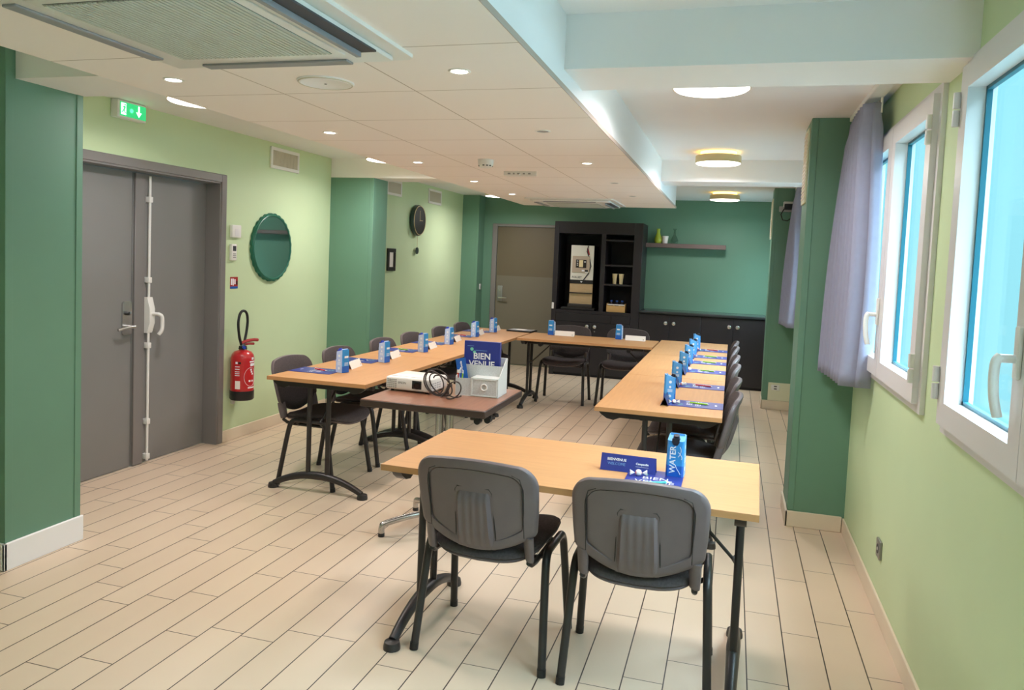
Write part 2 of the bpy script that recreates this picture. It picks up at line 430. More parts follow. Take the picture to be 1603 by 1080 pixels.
structure('baseboard_column_window_far', MB().box((.378, 8.917, 0), (XR-.014, 8.93, .1), SK, .003, seg=1).box((.378, 8.917, 0), (.39, 9.30, .1), SK, .003, seg=1))

# ------------------------------------------------------------------ windows
def window(idx, y0, y1, detail=True):
    W = structure_empty('window_%d' % idx)
    F = M['frame_white']; x = XR
    mb = MB()
    for a, b in (((y0, WZ0), (y1, WZ0+.05)), ((y0, WZ1-.05), (y1, WZ1)), ((y0, WZ0+.05), (y0+.05, WZ1-.05)), ((y1-.05, WZ0+.05), (y1, WZ1-.05))):
        mb.box((x-.018, a[0], a[1]), (x+.05, b[0], b[1]), F)
    mb.build('window_frame', W, fixn=False)
    ym = (y0+y1)/2
    for k, (a, b) in enumerate(((y0+.035, ym-.002), (ym+.002, y1-.035))):
        s = MB(); z0, z1 = WZ0+.035, WZ1-.035; t = .078
        for p, q in (((a, z0), (b, z0+t)), ((a, z1-t), (b, z1)), ((a, z0+t), (a+t, z1-t)), ((b-t, z0+t), (b, z1-t))):
            s.box((x-.04, p[0], p[1]), (x+.044, q[0], q[1]), F)
        # sloped inner beads and dark gasket
        for p, q in (((a+t, z0+t), (b-t, z0+t+.012)), ((a+t, z1-t-.012), (b-t, z1-t)), ((a+t, z0+t), (a+t+.012, z1-t)), ((b-t-.012, z0+t), (b-t, z1-t))):
            s.box((x+.012, p[0], p[1]), (x+.028, q[0], q[1]), M['gasket'])
        so = s.build('sash', W, fixn=False)
        MB().box((x+.030, a+t-.01, z0+t-.01), (x+.036, b-t+.01, z1-t+.01), M['glass']).build('pane', so)
        yh = b if k == 1 else a      # hinge side
        for zc in (WZ0+.17, WZ1-.17):
            MB().cyl((x-.05, yh, zc-.055), (x-.05, yh, zc-.003), .011, m=F, n=12).cyl((x-.05, yh, zc+.003), (x-.05, yh, zc+.055), .011, m=F, n=12).build('hinge', so)
        if k == 1:
            yc = a+.035; zc = 1.34; H = M['white_plastic']
            h = MB().box((x-.052, yc-.016, zc-.03), (x-.04, yc+.016, zc+.10), H, .005)
            h.cyl((x-.05, yc, zc+.02), (x-.085, yc, zc+.02), .011, m=H, n=12)
            h.tube(spline([(x-.082, yc, zc+.025), (x-.092, yc, zc+.01), (x-.094, yc, zc-.03), (x-.09, yc, zc-.08), (x-.08, yc, zc-.125)]), .012, H, n=10)
            h.build('handle', so)
    return W
for i, (a, b) in enumerate(WINDOWS[:5]): window(i+1, a, b)
for i, (a, b) in enumerate(WINDOWS[5:]): window(i+6, a, b)
nb = MB().box((9, 1, -6), (14, 16, .6), M['concrete'])
nb.box((8.9, .9, .6), (14.1, 16.1, .85), M['white_paint'])
structure('exterior_block', nb)

# ------------------------------------------------------------------ double door in the left wall
D1 = structure_empty('door_1')
xd = -3.95
fr = MB()
fr.box((XL-.1, DY1, 0), (XL+.012, DY1+.06, DZ+.06), M['frame_grey'], .003, seg=1).box((XL-.1, DY0-.06, 0), (XL+.012, DY0, DZ+.06), M['frame_grey'], .003, seg=1)
fr.box((XL-.1, DY0, DZ), (XL+.012, DY1, DZ+.06), M['frame_grey'], .003, seg=1)
fr.box((xd-.05, DY1-.012, 0), (XL+.005, DY1, DZ), M['frame_grey']).box((xd-.05, DY0, DZ-.012), (XL+.005, DY1, DZ), M['frame_grey']).box((xd-.05, DY0, 0), (XL+.005, DY0+.012, DZ), M['frame_grey'])
fr.build('door_frame', D1)
MB().box((xd-.045, DY0+.015, .006), (xd, 4.272, DZ-.016), M['door_grey'], .002, seg=1).build('door_leaf', D1)
MB().box((xd-.045, 4.278, .006), (xd, DY1-.016, DZ-.016), M['door_grey'], .002, seg=1).build('door_leaf', D1)
MB().box((xd, 4.282, .006), (xd+.018, 4.375, DZ-.016), M['frame_grey'], .003, seg=1).build('meeting_strip', D1)
esc = MB().prism([(4.185, .94), (4.20, .925), (4.255, .925), (4.27, .94), (4.27, 1.145), (4.255, 1.158), (4.20, 1.158), (4.185, 1.145)], xd, xd+.01, M['chrome'], 'x')
esc.cyl((xd+.01, 4.228, 1.075), (xd+.03, 4.228, 1.075), .013, m=M['black_metal']).box((xd+.03, 4.222, 1.062), (xd+.042, 4.234, 1.088), M['chrome'], .002)
esc = esc.build('lock_plate', D1)
MB().cyl((xd+.01, 4.235, .985), (xd+.06, 4.235, .985), .011, m=M['chrome']).tube([(xd+.058, 4.245, .987), (xd+.06, 4.20, .985), (xd+.06, 4.13, .978), (xd+.055, 4.10, .972)], .0105, M['chrome'], n=10).build('door_handle', esc)
rod = MB().cyl((xd+.03, 4.40, .02), (xd+.03, 4.40, DZ-.03), .009, m=M['white_plastic'], n=12)
for zc in (.05, .30, .84, 1.30, 1.86): rod.box((xd, 4.385, zc-.02), (xd+.042, 4.418, zc+.02), M['white_plastic'], .004)
rod = rod.build('panic_rod', D1)
bx = MB().prism([(xd+.0, .93), (xd+.04, .93), (xd+.062, 1.0), (xd+.062, 1.10), (xd+.04, 1.18), (xd+.0, 1.18)], 4.375, 4.425, M['white_plastic'], 'y')
bx = bx.build('lock_case', rod)
MB().cyl((xd+.05, 4.40, 1.065), (xd+.10, 4.42, 1.065), .011, m=M['white_plastic']).tube(spline([(xd+.095, 4.415, 1.066), (xd+.115, 4.43, 1.05), (xd+.118, 4.435, 1.0), (xd+.115, 4.432, .95), (xd+.10, 4.42, .92)]), .013, M['white_plastic'], n=10).build('door_handle', bx)

# back door
D2 = structure_empty('door_2'); yd = YB
db = MB().box((-3.44, yd-.03, 0), (-3.365, yd, 2.07), M['frame_grey'], .003, seg=1).box((-2.44, yd-.03, 0), (-2.385, yd, 2.07), M['frame_grey'], .003, seg=1).box((-3.365, yd-.03, 2.03), (-2.44, yd, 2.07), M['frame_grey'], .003, seg=1)
db.build('door_frame', D2)
MB().box((-3.36, yd-.012, .008), (-2.445, yd, 2.027), M['back_door']).build('door_leaf', D2)
MB().box((-3.35, yd-.0165, .012), (-2.45, yd-.012, 1.31), M['back_door_low']).build('lower_panel', D2)  # thin sheet making the lower part of the leaf lighter and greyer
lp = MB().box((-3.33, yd-.028, .93), (-3.255, yd-.0165, 1.16), M['steel'], .004).cyl((-3.29, yd-.026, 1.09), (-3.29, yd-.036, 1.09), .012, m=M['chrome']).build('lock_plate', D2)
MB().cyl((-3.29, yd-.026, .985), (-3.29, yd-.075, .985), .010, m=M['chrome']).tube([(-3.295, yd-.07, .985), (-3.24, yd-.072, .985), (-3.17, yd-.07, .988)], .010, M['chrome']).build('door_handle', lp)

# ------------------------------------------------------------------ tables
def make_table(label, loc, rz):
    t = thing('folding_table', label, 'table', loc, rz, 'beech folding tables')
    Lh, Wh = .6985, .35
    top = MB().box((-Lh+.002, -Wh+.002, .716), (Lh-.002, Wh-.002, .7395), M['beech'], .001, seg=1)
    for a, b in (((-Lh, -Wh, .715), (Lh, -Wh+.002, .739)), ((-Lh, Wh-.002, .715), (Lh, Wh, .739)), ((-Lh, -Wh, .715), (-Lh+.002, Wh, .739)), ((Lh-.002, -Wh, .715), (Lh, Wh, .739))):
        top.box(a, b, M['beech_edge'])
    top.build('tabletop', t)
    B = M['black_metal']
    u = MB()
    for y in (-.20, .20): u.box((-.60, y-.012, .675), (.60, y+.012, .7148), B, .003, seg=1)
    u.build('underframe', t)
    for sx in (-1, 1):
        x = sx*.64
        # upper beam with tapered ends, two posts, arched foot
        l = MB().prism([(-.335, .7148), (-.32, .695), (-.285, .672), (-.245, .665), (-.21, .68), (.21, .68), (.245, .665), (.285, .672), (.32, .695), (.335, .7148)], x-.02, x+.02, B, 'x')
        for y in (-.068, .068): l.cyl((x, y, .10), (x, y, .69), .0155, m=B, n=14)
        n = 17; arc = []
        for i in range(n):
            a = -1+2*i/(n-1); arc.append((x, a*.315, .03+.082*(1-abs(a)**2.1)))
        l.tube(arc, .024, B, n=10, rs=[.019+.008*(1-abs(-1+2*i/(n-1))) for i in range(n)])
        lo = l.build('leg', t)
        for y in (-.322, .322):
            MB().lathe([(.012, .036), (.03, .03), (.034, .012), (.034, 0)][::-1], B, (x, y, 0), n=18).build('foot_pad', lo)
        MB().tube([(x-sx*.02, 0, .45), (x-sx*.26, .0, .69)], .007, B, n=8).tube([(x, -.068, .45), (x-sx*.02, 0, .45), (x, .068, .45)], .008, B, n=8).build('brace', t)
        kn = MB()
        for y in (-.29, -.25): kn.cyl((sx*.46, y, .68), (sx*.46, y+.022, .68), .022, m=M['black_plastic'], n=16)
        kn.box((sx*.46-.03, -.30, .69), (sx*.46+.03, -.22, .7148), B, .004)
        kn.build('folding_catch', t)
    return t
near_table = make_table('beech folding table nearest the camera with two chairs pushed up to it', (-.558, 2.982, 0), math.radians(-1.8))
LX, RX = -2.49, -.362
dup(near_table, (LX, 4.925, 0), HP, 'beech folding table with a free end in front of the fire extinguisher')
dup(near_table, (LX, 6.325, 0), HP, 'middle beech folding table of the row along the double-door wall')
dup(near_table, (LX, 7.725, 0), HP, 'beech folding table at the far end of the door-side row by the black folder')
dup(near_table, (RX, 4.935, 0), -HP, 'beech folding table at the near end of the window-side row')
dup(near_table, (RX, 6.335, 0), -HP, 'middle beech folding table of the window-side row')
dup(near_table, (RX, 7.735, 0), -HP, 'beech folding table at the far end of the window-side row, before the low cabinet')
dup(near_table, (-1.4265, 7.94, 0), 0, 'beech folding table across the back between the two side rows')

# ------------------------------------------------------------------ chairs
def smooth(a, b, x):
    t = max(0, min(1, (x-a)/(b-a))); return t*t*(3-2*t)
def make_chair(label, loc, rz, group):
    c = thing('stacking_chair', label, 'chair', loc, rz, group)
    P, F, B, G = M['chair_plastic'], M['chair_fabric'], M['black_metal'], M['chair_groove']
    def bmap(x, z, d):                                  # d: towards the back
        u = x/.237
        return Vector((x, -.222 - .095*(z-.457)/.366 + .034*u*u - d, z))
    out = []; Nn = 72; W = .2375; zt, zb = .823, .457
    half = []
    for i in range(10): x = .212*i/9; half.append((x, zb+.074*(x/.212)**2.0))
    half += [(.222, .538), (.228, .55), (.2315, .59), (.2345, .63), (.2365, .68)]
    rc_ = .082
    for i in range(11):
        a = HP*i/10; half.append((W-rc_+rc_*math.cos(a), .812-rc_+rc_*math.sin(a)))
    half += [(.12, .8165), (.08, .8200), (.04, .8222)]
    out = half + [(0, zt)] + [(-x, z) for x, z in half[:0:-1]]
    Nn = len(out)
    def ring(k, d, groove=0.0):
        R = []
        for x, z in out:
            xx, zz = x*k, .64+(z-.64)*k
            R.append(bmap(xx, zz, d - groove*smooth(.49, .56, zz)))
        return R
    def rings(seq, m):
        mb = MB(); Rs = [ring(*s_) for s_ in seq]
        vs = [v for R in Rs for v in R]; fs = []
        for i in range(len(Rs)-1):
            for k in range(Nn): fs.append((i*Nn+k, i*Nn+(k+1) % Nn, (i+1)*Nn+(k+1) % Nn, (i+1)*Nn+k))
        mb.add(vs, fs, m, True)
        for R, sgn in ((Rs[0], 1), (Rs[-1], -1)):
            cpt = bmap(0, .64, seq[0][1]-(seq[0][2] if len(seq[0]) > 2 else 0) if sgn == 1 else seq[-1][1])
            mb.add(R+[cpt], [(k, (k+1) % Nn, Nn) for k in range(Nn)], m, True)
        return mb
    back = rings([(.55, .019), (.8, .019), (.95, .016), (.985, .011), (.99, .0), (.93, -.006), (.7, -.008)][::-1], F)
    bo = back.build('backrest', c)
    sh = rings([(.3, .030, .0), (.72, .030, .005), (.775, .030, .005), (.785, .030, .0075), (.80, .030, .0), (.93, .030), (.98, .026), (1.0, .018), (1.0, .006), (.97, .000)], P)
    # central ribbed housing
    def housing(z0, z1, w0, w1, d0, d1):
        vs = []; nu, nv = 21, 8
        for j in range(nv):
            v = j/(nv-1); z = z0+(z1-z0)*v; w = w0+(w1-w0)*v
            for i in range(nu):
                u = -1+2*i/(nu-1); edge = min(1, (1-abs(u))*7)*min(1, (1-v)*9+.0)*min(1, .15+v*4)
                rib = .0026*math.cos(u*PI*5)*smooth(0, .25, 1-v)
                vs.append(bmap(u*w, z, d0+(d1-d0)*edge+rib*edge))
        fs = [(j*nu+i, j*nu+i+1, (j+1)*nu+i+1, (j+1)*nu+i) for j in range(nv-1) for i in range(nu-1)]
        return vs, fs
    sh.add(*housing(.466, .708, .077, .067, .022, .046), P, True)
    sh.tube([bmap(-.080, .48, .0265), bmap(-.071, .70, .0265), bmap(-.062, .714, .0265), bmap(.062, .714, .0265), bmap(.071, .70, .0265), bmap(.080, .48, .0265)], .003, G, n=6)
    gp = [(-.184, .53), (-.184, .735), (-.176, .765), (-.15, .778), (.15, .778), (.176, .765), (.184, .735), (.184, .53)]
    sh.tube([bmap(x, z, .0275) for x, z in gp], .0032, G, n=6)
    sh.build('back_shell', bo)
    for sx in (-1, 1):
        mb = MB()
        prev = None
        mb.tube([bmap(sx*.196, .535, .012), bmap(sx*.196, .49, .013), bmap(sx*.197, .435, .012)], .027, P, n=12, flat=.62, rs=[.026, .027, .023])
        mb.tube([bmap(sx*.197, .44, .010), Vector((sx*.197, -.212, .425)), Vector((sx*.198, -.18, .408)), Vector((sx*.2, -.13, .403)), Vector((sx*.2, .12, .403))], .011, B, n=10)
        mb.build('back_support', c)
    # seat: dished shell, cushion on top
    def smap(x, y, h):
        u = x/.225; vv = (y-.01)/.245
        return Vector((x, y, .430 + .026*u*u + .012*max(0, vv)**2 - .010*max(0, -vv)**2 - .035*max(0, vv-.45)**1.5*1.3 + h))
    so = []
    for i in range(64):
        t = 2*PI*i/64; cx, cy = math.cos(t), math.sin(t)
        w = .228 if cy > 0 else .222
        so.append((w*math.copysign(abs(cx)**.42, cx)*(1-.08*max(0, -cy)), .01+.245*math.copysign(abs(cy)**.5, cy)))
    def sring(k, h): return [smap(x*k, .01+(y-.01)*k, h) for x, y in so]
    def srings(seq, m):
        mb = MB(); Rs = [sring(*s_) for s_ in seq]; vs = [v for R in Rs for v in R]; fs = []
        for i in range(len(Rs)-1):
            for k in range(64): fs.append((i*64+k, i*64+(k+1) % 64, (i+1)*64+(k+1) % 64, (i+1)*64+k))
        mb.add(vs, fs, m, True)
        for R, h in ((Rs[0], seq[0][1]), (Rs[-1], seq[-1][1])): mb.add(R+[smap(0, .01, h)], [(k, (k+1) % 64, 64) for k in range(64)], m, True)
        return mb
    st = srings([(.4, .038), (.7, .036), (.92, .030), (.985, .018), (1.0, .006), (.97, -.001), (.6, -.001)], F).build('seat', c)
    srings([(.6, -.002), (.965, -.002), (.98, -.006), (.95, -.014), (.6, -.016)], P).build('seat_shell', st)
    # side frames: each leg its own tube from the bend over the side rail
    for sx in (-1, 1):
        def arc(y0, sy):
            pts = [(sx*.262, sy*.205, .004), (sx*.25, sy*.165, .24), (sx*.243, sy*.140, .375), (sx*.241, sy*.128, .412), (sx*.240, sy*.108, .433), (sx*.240, sy*.08, .440), (sx*.240, 0, .441)]
            return pts
        for sy in (-1, 1):
            lo = MB().tube(spline(arc(0, sy), 4), .0158, B, n=12, flat=1.0).build('leg', c)
            MB().cyl((sx*.2623, sy*.206, 0), (sx*.261, sy*.2025, .028), .0172, m=M['black_plastic'], n=14).build('foot_cap', lo)
    cb = MB()
    for y in (-.09, .09): cb.tube([(-.240, y, .428), (-.2, y, .404), (.2, y, .404), (.240, y, .428)], .010, B, n=8)
    cb.build('seat_rail', c)
    return c
NEAR_G, DOOR_G, WIN_G, BACK_G = 'chairs at the near table', 'chairs along the door-side row', 'chairs along the window-side row', 'chairs behind the back table'
chair0 = make_chair('charcoal stacking chair at the nearest table, in front of the empty end', (-.857, 2.905, 0), math.radians(-2.0), NEAR_G)
dup(chair0, (-.268, 2.88, 0), math.radians(1.0), 'charcoal stacking chair at the nearest table, in front of the welcome leaflet', NEAR_G)
ordn = ['nearest', 'second', 'third', 'fourth', 'fifth', 'farthest']
for i, y in enumerate((4.60, 5.25, 6.02, 6.645, 7.40, 8.04)):
    lab = ['charcoal chair beside the fire extinguisher, nearest of the door-side row', 'charcoal chair second from the near end of the door-side row', 'charcoal chair third from the near end of the door-side row, before the green column',
           'charcoal chair fourth from the near end of the door-side row', 'charcoal chair fifth from the near end of the door-side row', 'charcoal chair at the far end of the door-side row'][i]
    dup(chair0, (-2.612, y, 0), -HP, lab, DOOR_G)
for i, y in enumerate((4.62, 5.26, 6.02, 6.66, 7.41, 7.97)):
    lab = ['charcoal chair at the near end of the window-side row'] + ['charcoal chair %s from the near end of the window-side row' % o for o in ('second', 'third', 'fourth', 'fifth')] + ['charcoal chair at the far end of the window-side row']
    dup(chair0, (-.245, y, 0), HP, lab[i], WIN_G)
dup(chair0, (-1.75, 8.265, 0), PI, 'charcoal chair behind the back table, under the coffee machine', BACK_G)
dup(chair0, (-1.10, 8.335, 0), PI, 'charcoal chair behind the back table, closest to the window-side row', BACK_G)

# ------------------------------------------------------------------ brown pedestal table
T2 = .776
bt = thing('pedestal_table', 'small square brown-topped table on a silver pedestal holding the projector', 'table', (-1.52, 3.99, 0), 0)
MB().box((-.348, -.348, T2-.038), (.348, .348, T2), M['brown_top'], .002, seg=1).box((-.352, -.352, T2-.040), (.352, .352, T2-.003), M['brown_edge'], .003, seg=1).build('tabletop', bt)
MB().cyl((-.03, 0, .10), (-.03, 0, T2-.04), .024, m=M['silver_foot']).cyl((.03, 0, .10), (.03, 0, T2-.04), .024, m=M['silver_foot']).build('pedestal', bt)
base = MB().box((-.10, -.07, .085), (.10, .07, .115), M['silver_foot'], .01).build('base', bt)
for sx in (-1, 1):
    for sy in (-1, 1):
        a = MB()
        a.tube(spline([(sx*.06, sy*.05, .10), (sx*.14, sy*.13, .095), (sx*.24, sy*.22, .07), (sx*.255, sy*.234, .055), (sx*.257, sy*.236, .02)]), .017, M['silver_foot'], n=10, flat=1.0)
        a = a.build('foot', base)
        MB().cyl((sx*.257, sy*.236, 0), (sx*.257, sy*.236, .02), .018, m=M['black_plastic'], n=14).build('glide', a)
for x, y in ((.27, -.25), (.31, -.20)):
    MB().box((x-.03, y-.012, T2-.075), (x+.03, y+.012, T2-.0405), M['black_plastic'], .006).cyl((x+.012, y-.02, T2-.075), (x+.012, y+.02, T2-.075), .018, m=M['black_plastic'], n=14).build('tilt_catch', bt)

# ------------------------------------------------------------------ water cartons
def make_carton(label, loc, rz, capm, group, sidem=None, topm=None):
    sidem = sidem or M['pale_carton']; topm = topm or M['pale_carton']
    c = thing('water_carton', label, 'carton', loc, rz, group)      # front towards local -y
    h = .034; hb, hf = .158, .140
    b = MB()
    ch = .007
    base = [(-h+ch, -h), (h-ch, -h), (h, -h+ch), (h, h-ch), (h-ch, h), (-h+ch, h), (-h, h-ch), (-h, -h+ch)]
    top = []
    for x, y in base: top.append((x*.94, y*.94, hf + (hb-hf)*((y+h)/(2*h))))
    vs = [(x, y, 0.001) for x, y in base] + [(x, y, .045) for x, y in base] + top
    def face(i, j, lvl): return (lvl*8+i, lvl*8+j, lvl*8+8+j, lvl*8+8+i)
    for lvl in (0, 1):
        for i in range(8):
            j = (i+1) % 8
            side = sidem if i in (2, 6) else M['blue_carton']
            if lvl == 0: side = M['deep_carton'] if i in (0, 4, 7, 1, 3, 5) else sidem
            b.add([vs[k] for k in face(i, j, lvl)], [(0, 1, 2, 3)], side)
    b.add(top, [tuple(range(8))], topm); b.add(vs[:8], [tuple(range(8))[::-1]], M['deep_carton'])
    # top seam fin
    b.box((-h*.8, h*.45, hb-.01), (h*.8, h*.55, hb+.003), topm)
    # front lettering and swirls
    e = .0006
    T = frame_T((-.008, -h-e, .068), (0, 0, 1), (-1, 0, 0))
    b.text('WATER', .031, T, M['carton_white'], bold=.0006)
    for k, (x0, z0, r) in enumerate(((.012, .10, .020), (.016, .085, .014), (.013, .03, .018))):
        pts = [(x0+.010*math.sin(a*1.3+k), -h-e, z0+r*(a-1)) for a in [i*.25 for i in range(9)]]
        b.tube(pts, .0013, M['carton_white'], n=4)
    T = frame_T((h*.97+.0009, 0, .09), (0, 0, 1), (0, -1, 0)); 
    # printed roundels and text bars on the two pale sides
    for sx in (-1, 1):
        X = sx*(h+.0004)
        for z, r in ((.115, .009), (.085, .007), (.03, .009)):
            b.add([(X*(.995 if z < .05 else .985), r*math.cos(2*PI*i/12), z+r*math.sin(2*PI*i/12)) for i in range(12)], [tuple(range(12))], M['carton_white'])
        for z in (.055, .062, .069):
            b.quad([(X*.99, -.014, z), (X*.99, .014, z), (X*.99, .014, z+.003), (X*.99, -.014, z+.003)], M['carton_white'])
    for z in (.05, .058, .066, .1):
        b.quad([(-.018, h+e, z), (.018, h+e, z), (.018, h+e, z+.003 if z < .1 else z+.014), (-.018, h+e, z+.003 if z < .1 else z+.014)], M['carton_white'])
    b.build('carton_body', c)
    n = Vector((0, -(hb-hf), 2*h*.94)).normalized()
    p = Vector((0, -.016, hf+.012))*1.0
    p.z = hf+(hb-hf)*((-.016+h)/(2*h))-.003
    cp = MB().cyl(p, p+n*.007, .0145, m=capm, n=20).cyl(p+n*.007, p+n*.020, .0125, .0115, m=capm, n=20)
    cp.prism([(-.014, hf+.01), (.014, hf+.01), (.014, hf-.004), (.007, hf-.016), (-.007, hf-.016), (-.014, hf-.004)], -h-.0015, -h+.004, capm, 'y')
    cp.build('cap', c)
    return c
TT = .7402
CG = 'water cartons'
k0 = make_carton('blue water carton on the nearest table, its lettering facing the chairs', (-.172, 2.985, TT), math.radians(-4), M['cap_dark'], CG, M['mid_carton'], M['mid_carton'])
seat_of = ['nearest', 'second', 'third', 'fourth', 'fifth', 'farthest']
k1 = make_carton('blue-capped water carton at the near end of the door-side row', (-2.505, 4.60, TT), math.radians(-90-14), M['cap_blue'], CG)
for i, (x, y) in enumerate(((-2.485, 5.20), (-2.48, 5.935), (-2.50, 6.60), (-2.525, 7.41), (-2.515, 8.00))):
    lab = ['second', 'third', 'fourth', 'fifth'][i]+' blue-capped water carton from the near end of the door-side row' if i < 4 else 'blue-capped water carton at the far end of the door-side row'
    dup(k1, (x, y, TT), math.radians(-90-10), lab)
dup(k1, (-1.89, 8.17, TT), math.radians(172), 'water carton on the back table, closest to the black folder')
dup(k1, (-1.145, 8.19, TT), math.radians(172), 'water carton on the back table, closest to the window-side row')
for i, (x, y) in enumerate(((-.330, 4.665), (-.336, 5.345), (-.33, 5.995), (-.322, 6.54), (-.315, 7.08), (-.307, 7.65))):
    lab = 'dark-capped water carton at the near end of the window-side row' if i == 0 else ('dark-capped water carton at the far end of the window-side row' if i == 5 else ['second', 'third', 'fourth', 'fifth'][i-1]+' dark-capped water carton from the near end of the window-side row')
    dup(k0, (x, y, TT), math.radians(90+8), lab)

# ------------------------------------------------------------------ tent cards
def make_tent(label, loc, rz, group, L=.21, H=.062, dep=.05, m=None, name='name_card', inner=None):
    o = MB(); t = .0012; m = m or M['white_card']
    for s_ in (-1, 1):
        o.add([(-L/2, s_*dep/2, 0), (L/2, s_*dep/2, 0), (L/2, 0, H), (-L/2, 0, H), (-L/2, s_*(dep/2-t*1.5), 0), (L/2, s_*(dep/2-t*1.5), 0), (L/2, 0, H-t*2), (-L/2, 0, H-t*2)],
              [(0, 1, 2, 3), (5, 4, 7, 6), (0, 4, 5, 1), (0, 3, 7, 4), (1, 5, 6, 2), (3, 2, 6, 7)], m)
    if m is M['white_card']:
        for s_ in (-1, 1):
            T = frame_T((-s_*-L*.40*-1, s_*(dep/2*.72+.0008), H*.28), (-s_, 0, 0), (0, -s_*dep/2, H))
            o.add([(.008*math.cos(2*PI*i/8)*.6, .008*math.sin(2*PI*i/8)*.6, .0004) for i in range(8)], [tuple(range(8))], M['print_dark'], False, T)
    b = o.build(name)
    b.location = loc; b.rotation_euler = (0, 0, rz)
    return tag(b, label, 'name card', group)
NG = 'folded name cards'
tents = {}
n0 = make_tent('white folded name card beside the nearest carton of the door-side row', (-2.545, 4.84, TT), math.radians(98), NG, L=.215, H=.052)
for i, (x, y) in enumerate(((-2.53, 5.47), (-2.52, 6.22), (-2.535, 6.90), (-2.55, 7.66), (-2.545, 8.24))):
    lab = 'white folded name card beside the %s carton of the door-side row' % (['second', 'third', 'fourth', 'fifth', 'farthest'][i])
    c = n0.copy(); COL.objects.link(c); c.location = (x, y, TT); c.rotation_euler = (0, 0, math.radians(96)); c['label'] = lab
for (x, y), lab in zip(((-1.735, 8.15), (-.965, 8.16)), ('long white name card on the back table, closest to the black folder', 'long white name card on the back table, closest to the window-side row')):
    c = n0.copy(); COL.objects.link(c); c.location = (x, y, TT); c.rotation_euler = (0, 0, math.radians(1)); c['label'] = lab
n1 = make_tent('navy folded name card in front of the nearest carton of the window-side row', (-.341, 4.545, TT), math.radians(90), NG, L=.19, H=.055, dep=.048, m=M['navy_dark'])
for i, (x, y) in enumerate(((-.33, 5.24), (-.325, 5.885), (-.32, 6.43), (-.315, 6.97), (-.307, 7.53))):
    lab = 'navy folded name card in front of the %s carton of the window-side row' % (['second', 'third', 'fourth', 'fifth', 'farthest'][i])
    c = n1.copy(); COL.objects.link(c); c.location = (x, y, TT); c['label'] = lab
# blue welcome card on the nearest table
wc = make_tent('blue folded welcome card on the nearest table, behind the leaflet', (-.352, 2.965, TT), math.radians(-1.5), None, L=.215, H=.062, dep=.05, m=M['navy'], name='welcome_card')
lt = MB(); sl = frame_T((0, -.0135, .031), (1, 0, 0), (0, .025, .062)); off = Matrix.Translation((0, 0, .0006))
lt.text('BIENVENUE', .0145, sl @ Matrix.Translation((-.045, .012, .0012)), M['print_white'], bold=.0003)
lt.text('WELCOME', .0145, sl @ Matrix.Translation((-.045, -.005, .0012)), M['print_cyan'])
lt.text('Campanile', .0115, sl @ Matrix.Translation((.055, .004, .0012)), M['print_white'], bold=.0004)
lt.add([(.03, -.0075, .0012), (.08, -.0075, .0012), (.08, -.0065, .0012), (.03, -.0065, .0012)], [(0, 1, 2, 3)], M['print_white'], False, sl)
lt.build('lettering', wc, fixn=False)

# ------------------------------------------------------------------ leaflets, pens, sweets
def make_leaflet(label, loc, rz, group, W=.21, L=.31, m=None):
    m = m or M['navy']
    o = thing('welcome_leaflet', label, 'leaflet', loc, rz, group)      # reader sits at local -y
    MB().box((-W/2, -L/2, 0), (W/2, L/2, .0025), m, .0006, seg=1).build('cover', o)
    t = MB(); e = Matrix.Translation((0, 0, .0031))
    t.text('BIEN', .048, e @ Matrix.Translation((.005, .035, 0)), M['print_white'])
    t.text('VENUE', .048, e @ Matrix.Translation((.005, -.014, 0)), M['print_white'])
    for x, y, r in ((-.05, .095, .010), (-.034, .080, .008)):
        t.add([(x+r*math.cos(2*PI*i/12), y+r*math.sin(2*PI*i/12), .0031) for i in range(12)], [tuple(range(12))], M['print_mint'])
    t.quad([(-.02, -.12, .0031), (.02, -.12, .0031), (.02, -.108, .0031), (-.02, -.108, .0031)], M['print_white'])
    t.build('lettering', o, fixn=False)
    return o
def make_pen(label, loc, rz, m, group):
    o = thing('ballpoint_pen', label, 'pen', loc, rz, group)
    MB().cyl((-.06, 0, 0), (.045, 0, 0), .0044, m=m, n=12).cyl((.045, 0, 0), (.068, 0, 0), .0044, .001, m=M['white_plastic'], n=12).build('barrel', o)
    MB().box((-.062, -.0015, .0035), (-.025, .0015, .0065), M['white_plastic'], .0006, seg=1).cyl((-.068, 0, 0), (-.06, 0, 0), .0028, m=M['white_plastic'], n=10).build('clip', o)
    return o
def make_sweet(label, loc, rz, group):
    o = thing('wrapped_sweet', label, 'sweet', loc, rz, group)
    MB().lathe([(0.0005, -.013), (.008, -.010), (.0115, 0), (.008, .010), (.0005, .013)], M['sweet_pink'], n=16, T=Matrix.Translation((0, 0, .0118)) @ Matrix.Rotation(HP, 4, 'Y')).build('candy', o)
    wv = MB()
    for s_ in (-1, 1):
        n = 18; vs = [(s_*.013, 0, .0118)]
        for i in range(n):
            a = 2*PI*i/n; rr = .0125*(1 if i % 2 else .62)
            vs.append((s_*(.030+.003*(i % 2)), rr*math.cos(a), .0128+rr*math.sin(a)*.9))
        wv.add(vs, [(0, 1+i, 1+(i+1) % n) for i in range(n)], M['white_card'])
        vs2 = [(x+s_*.0008, y, z) for x, y, z in vs]
        wv.add(vs2, [(0, 1+(i+1) % n, 1+i) for i in range(n)], M['white_card'])
    wv.lathe([(.0090, -.0095), (.0122, -.003), (.0122, .003), (.0090, .0095)], M['white_card'], n=16, T=Matrix.Translation((0, 0, .0124)) @ Matrix.Rotation(HP, 4, 'Y'))
    wv.build('wrapper', o)
    return o
LG, PG, SG = 'navy welcome leaflets', 'pens on the leaflets', 'wrapped sweets'
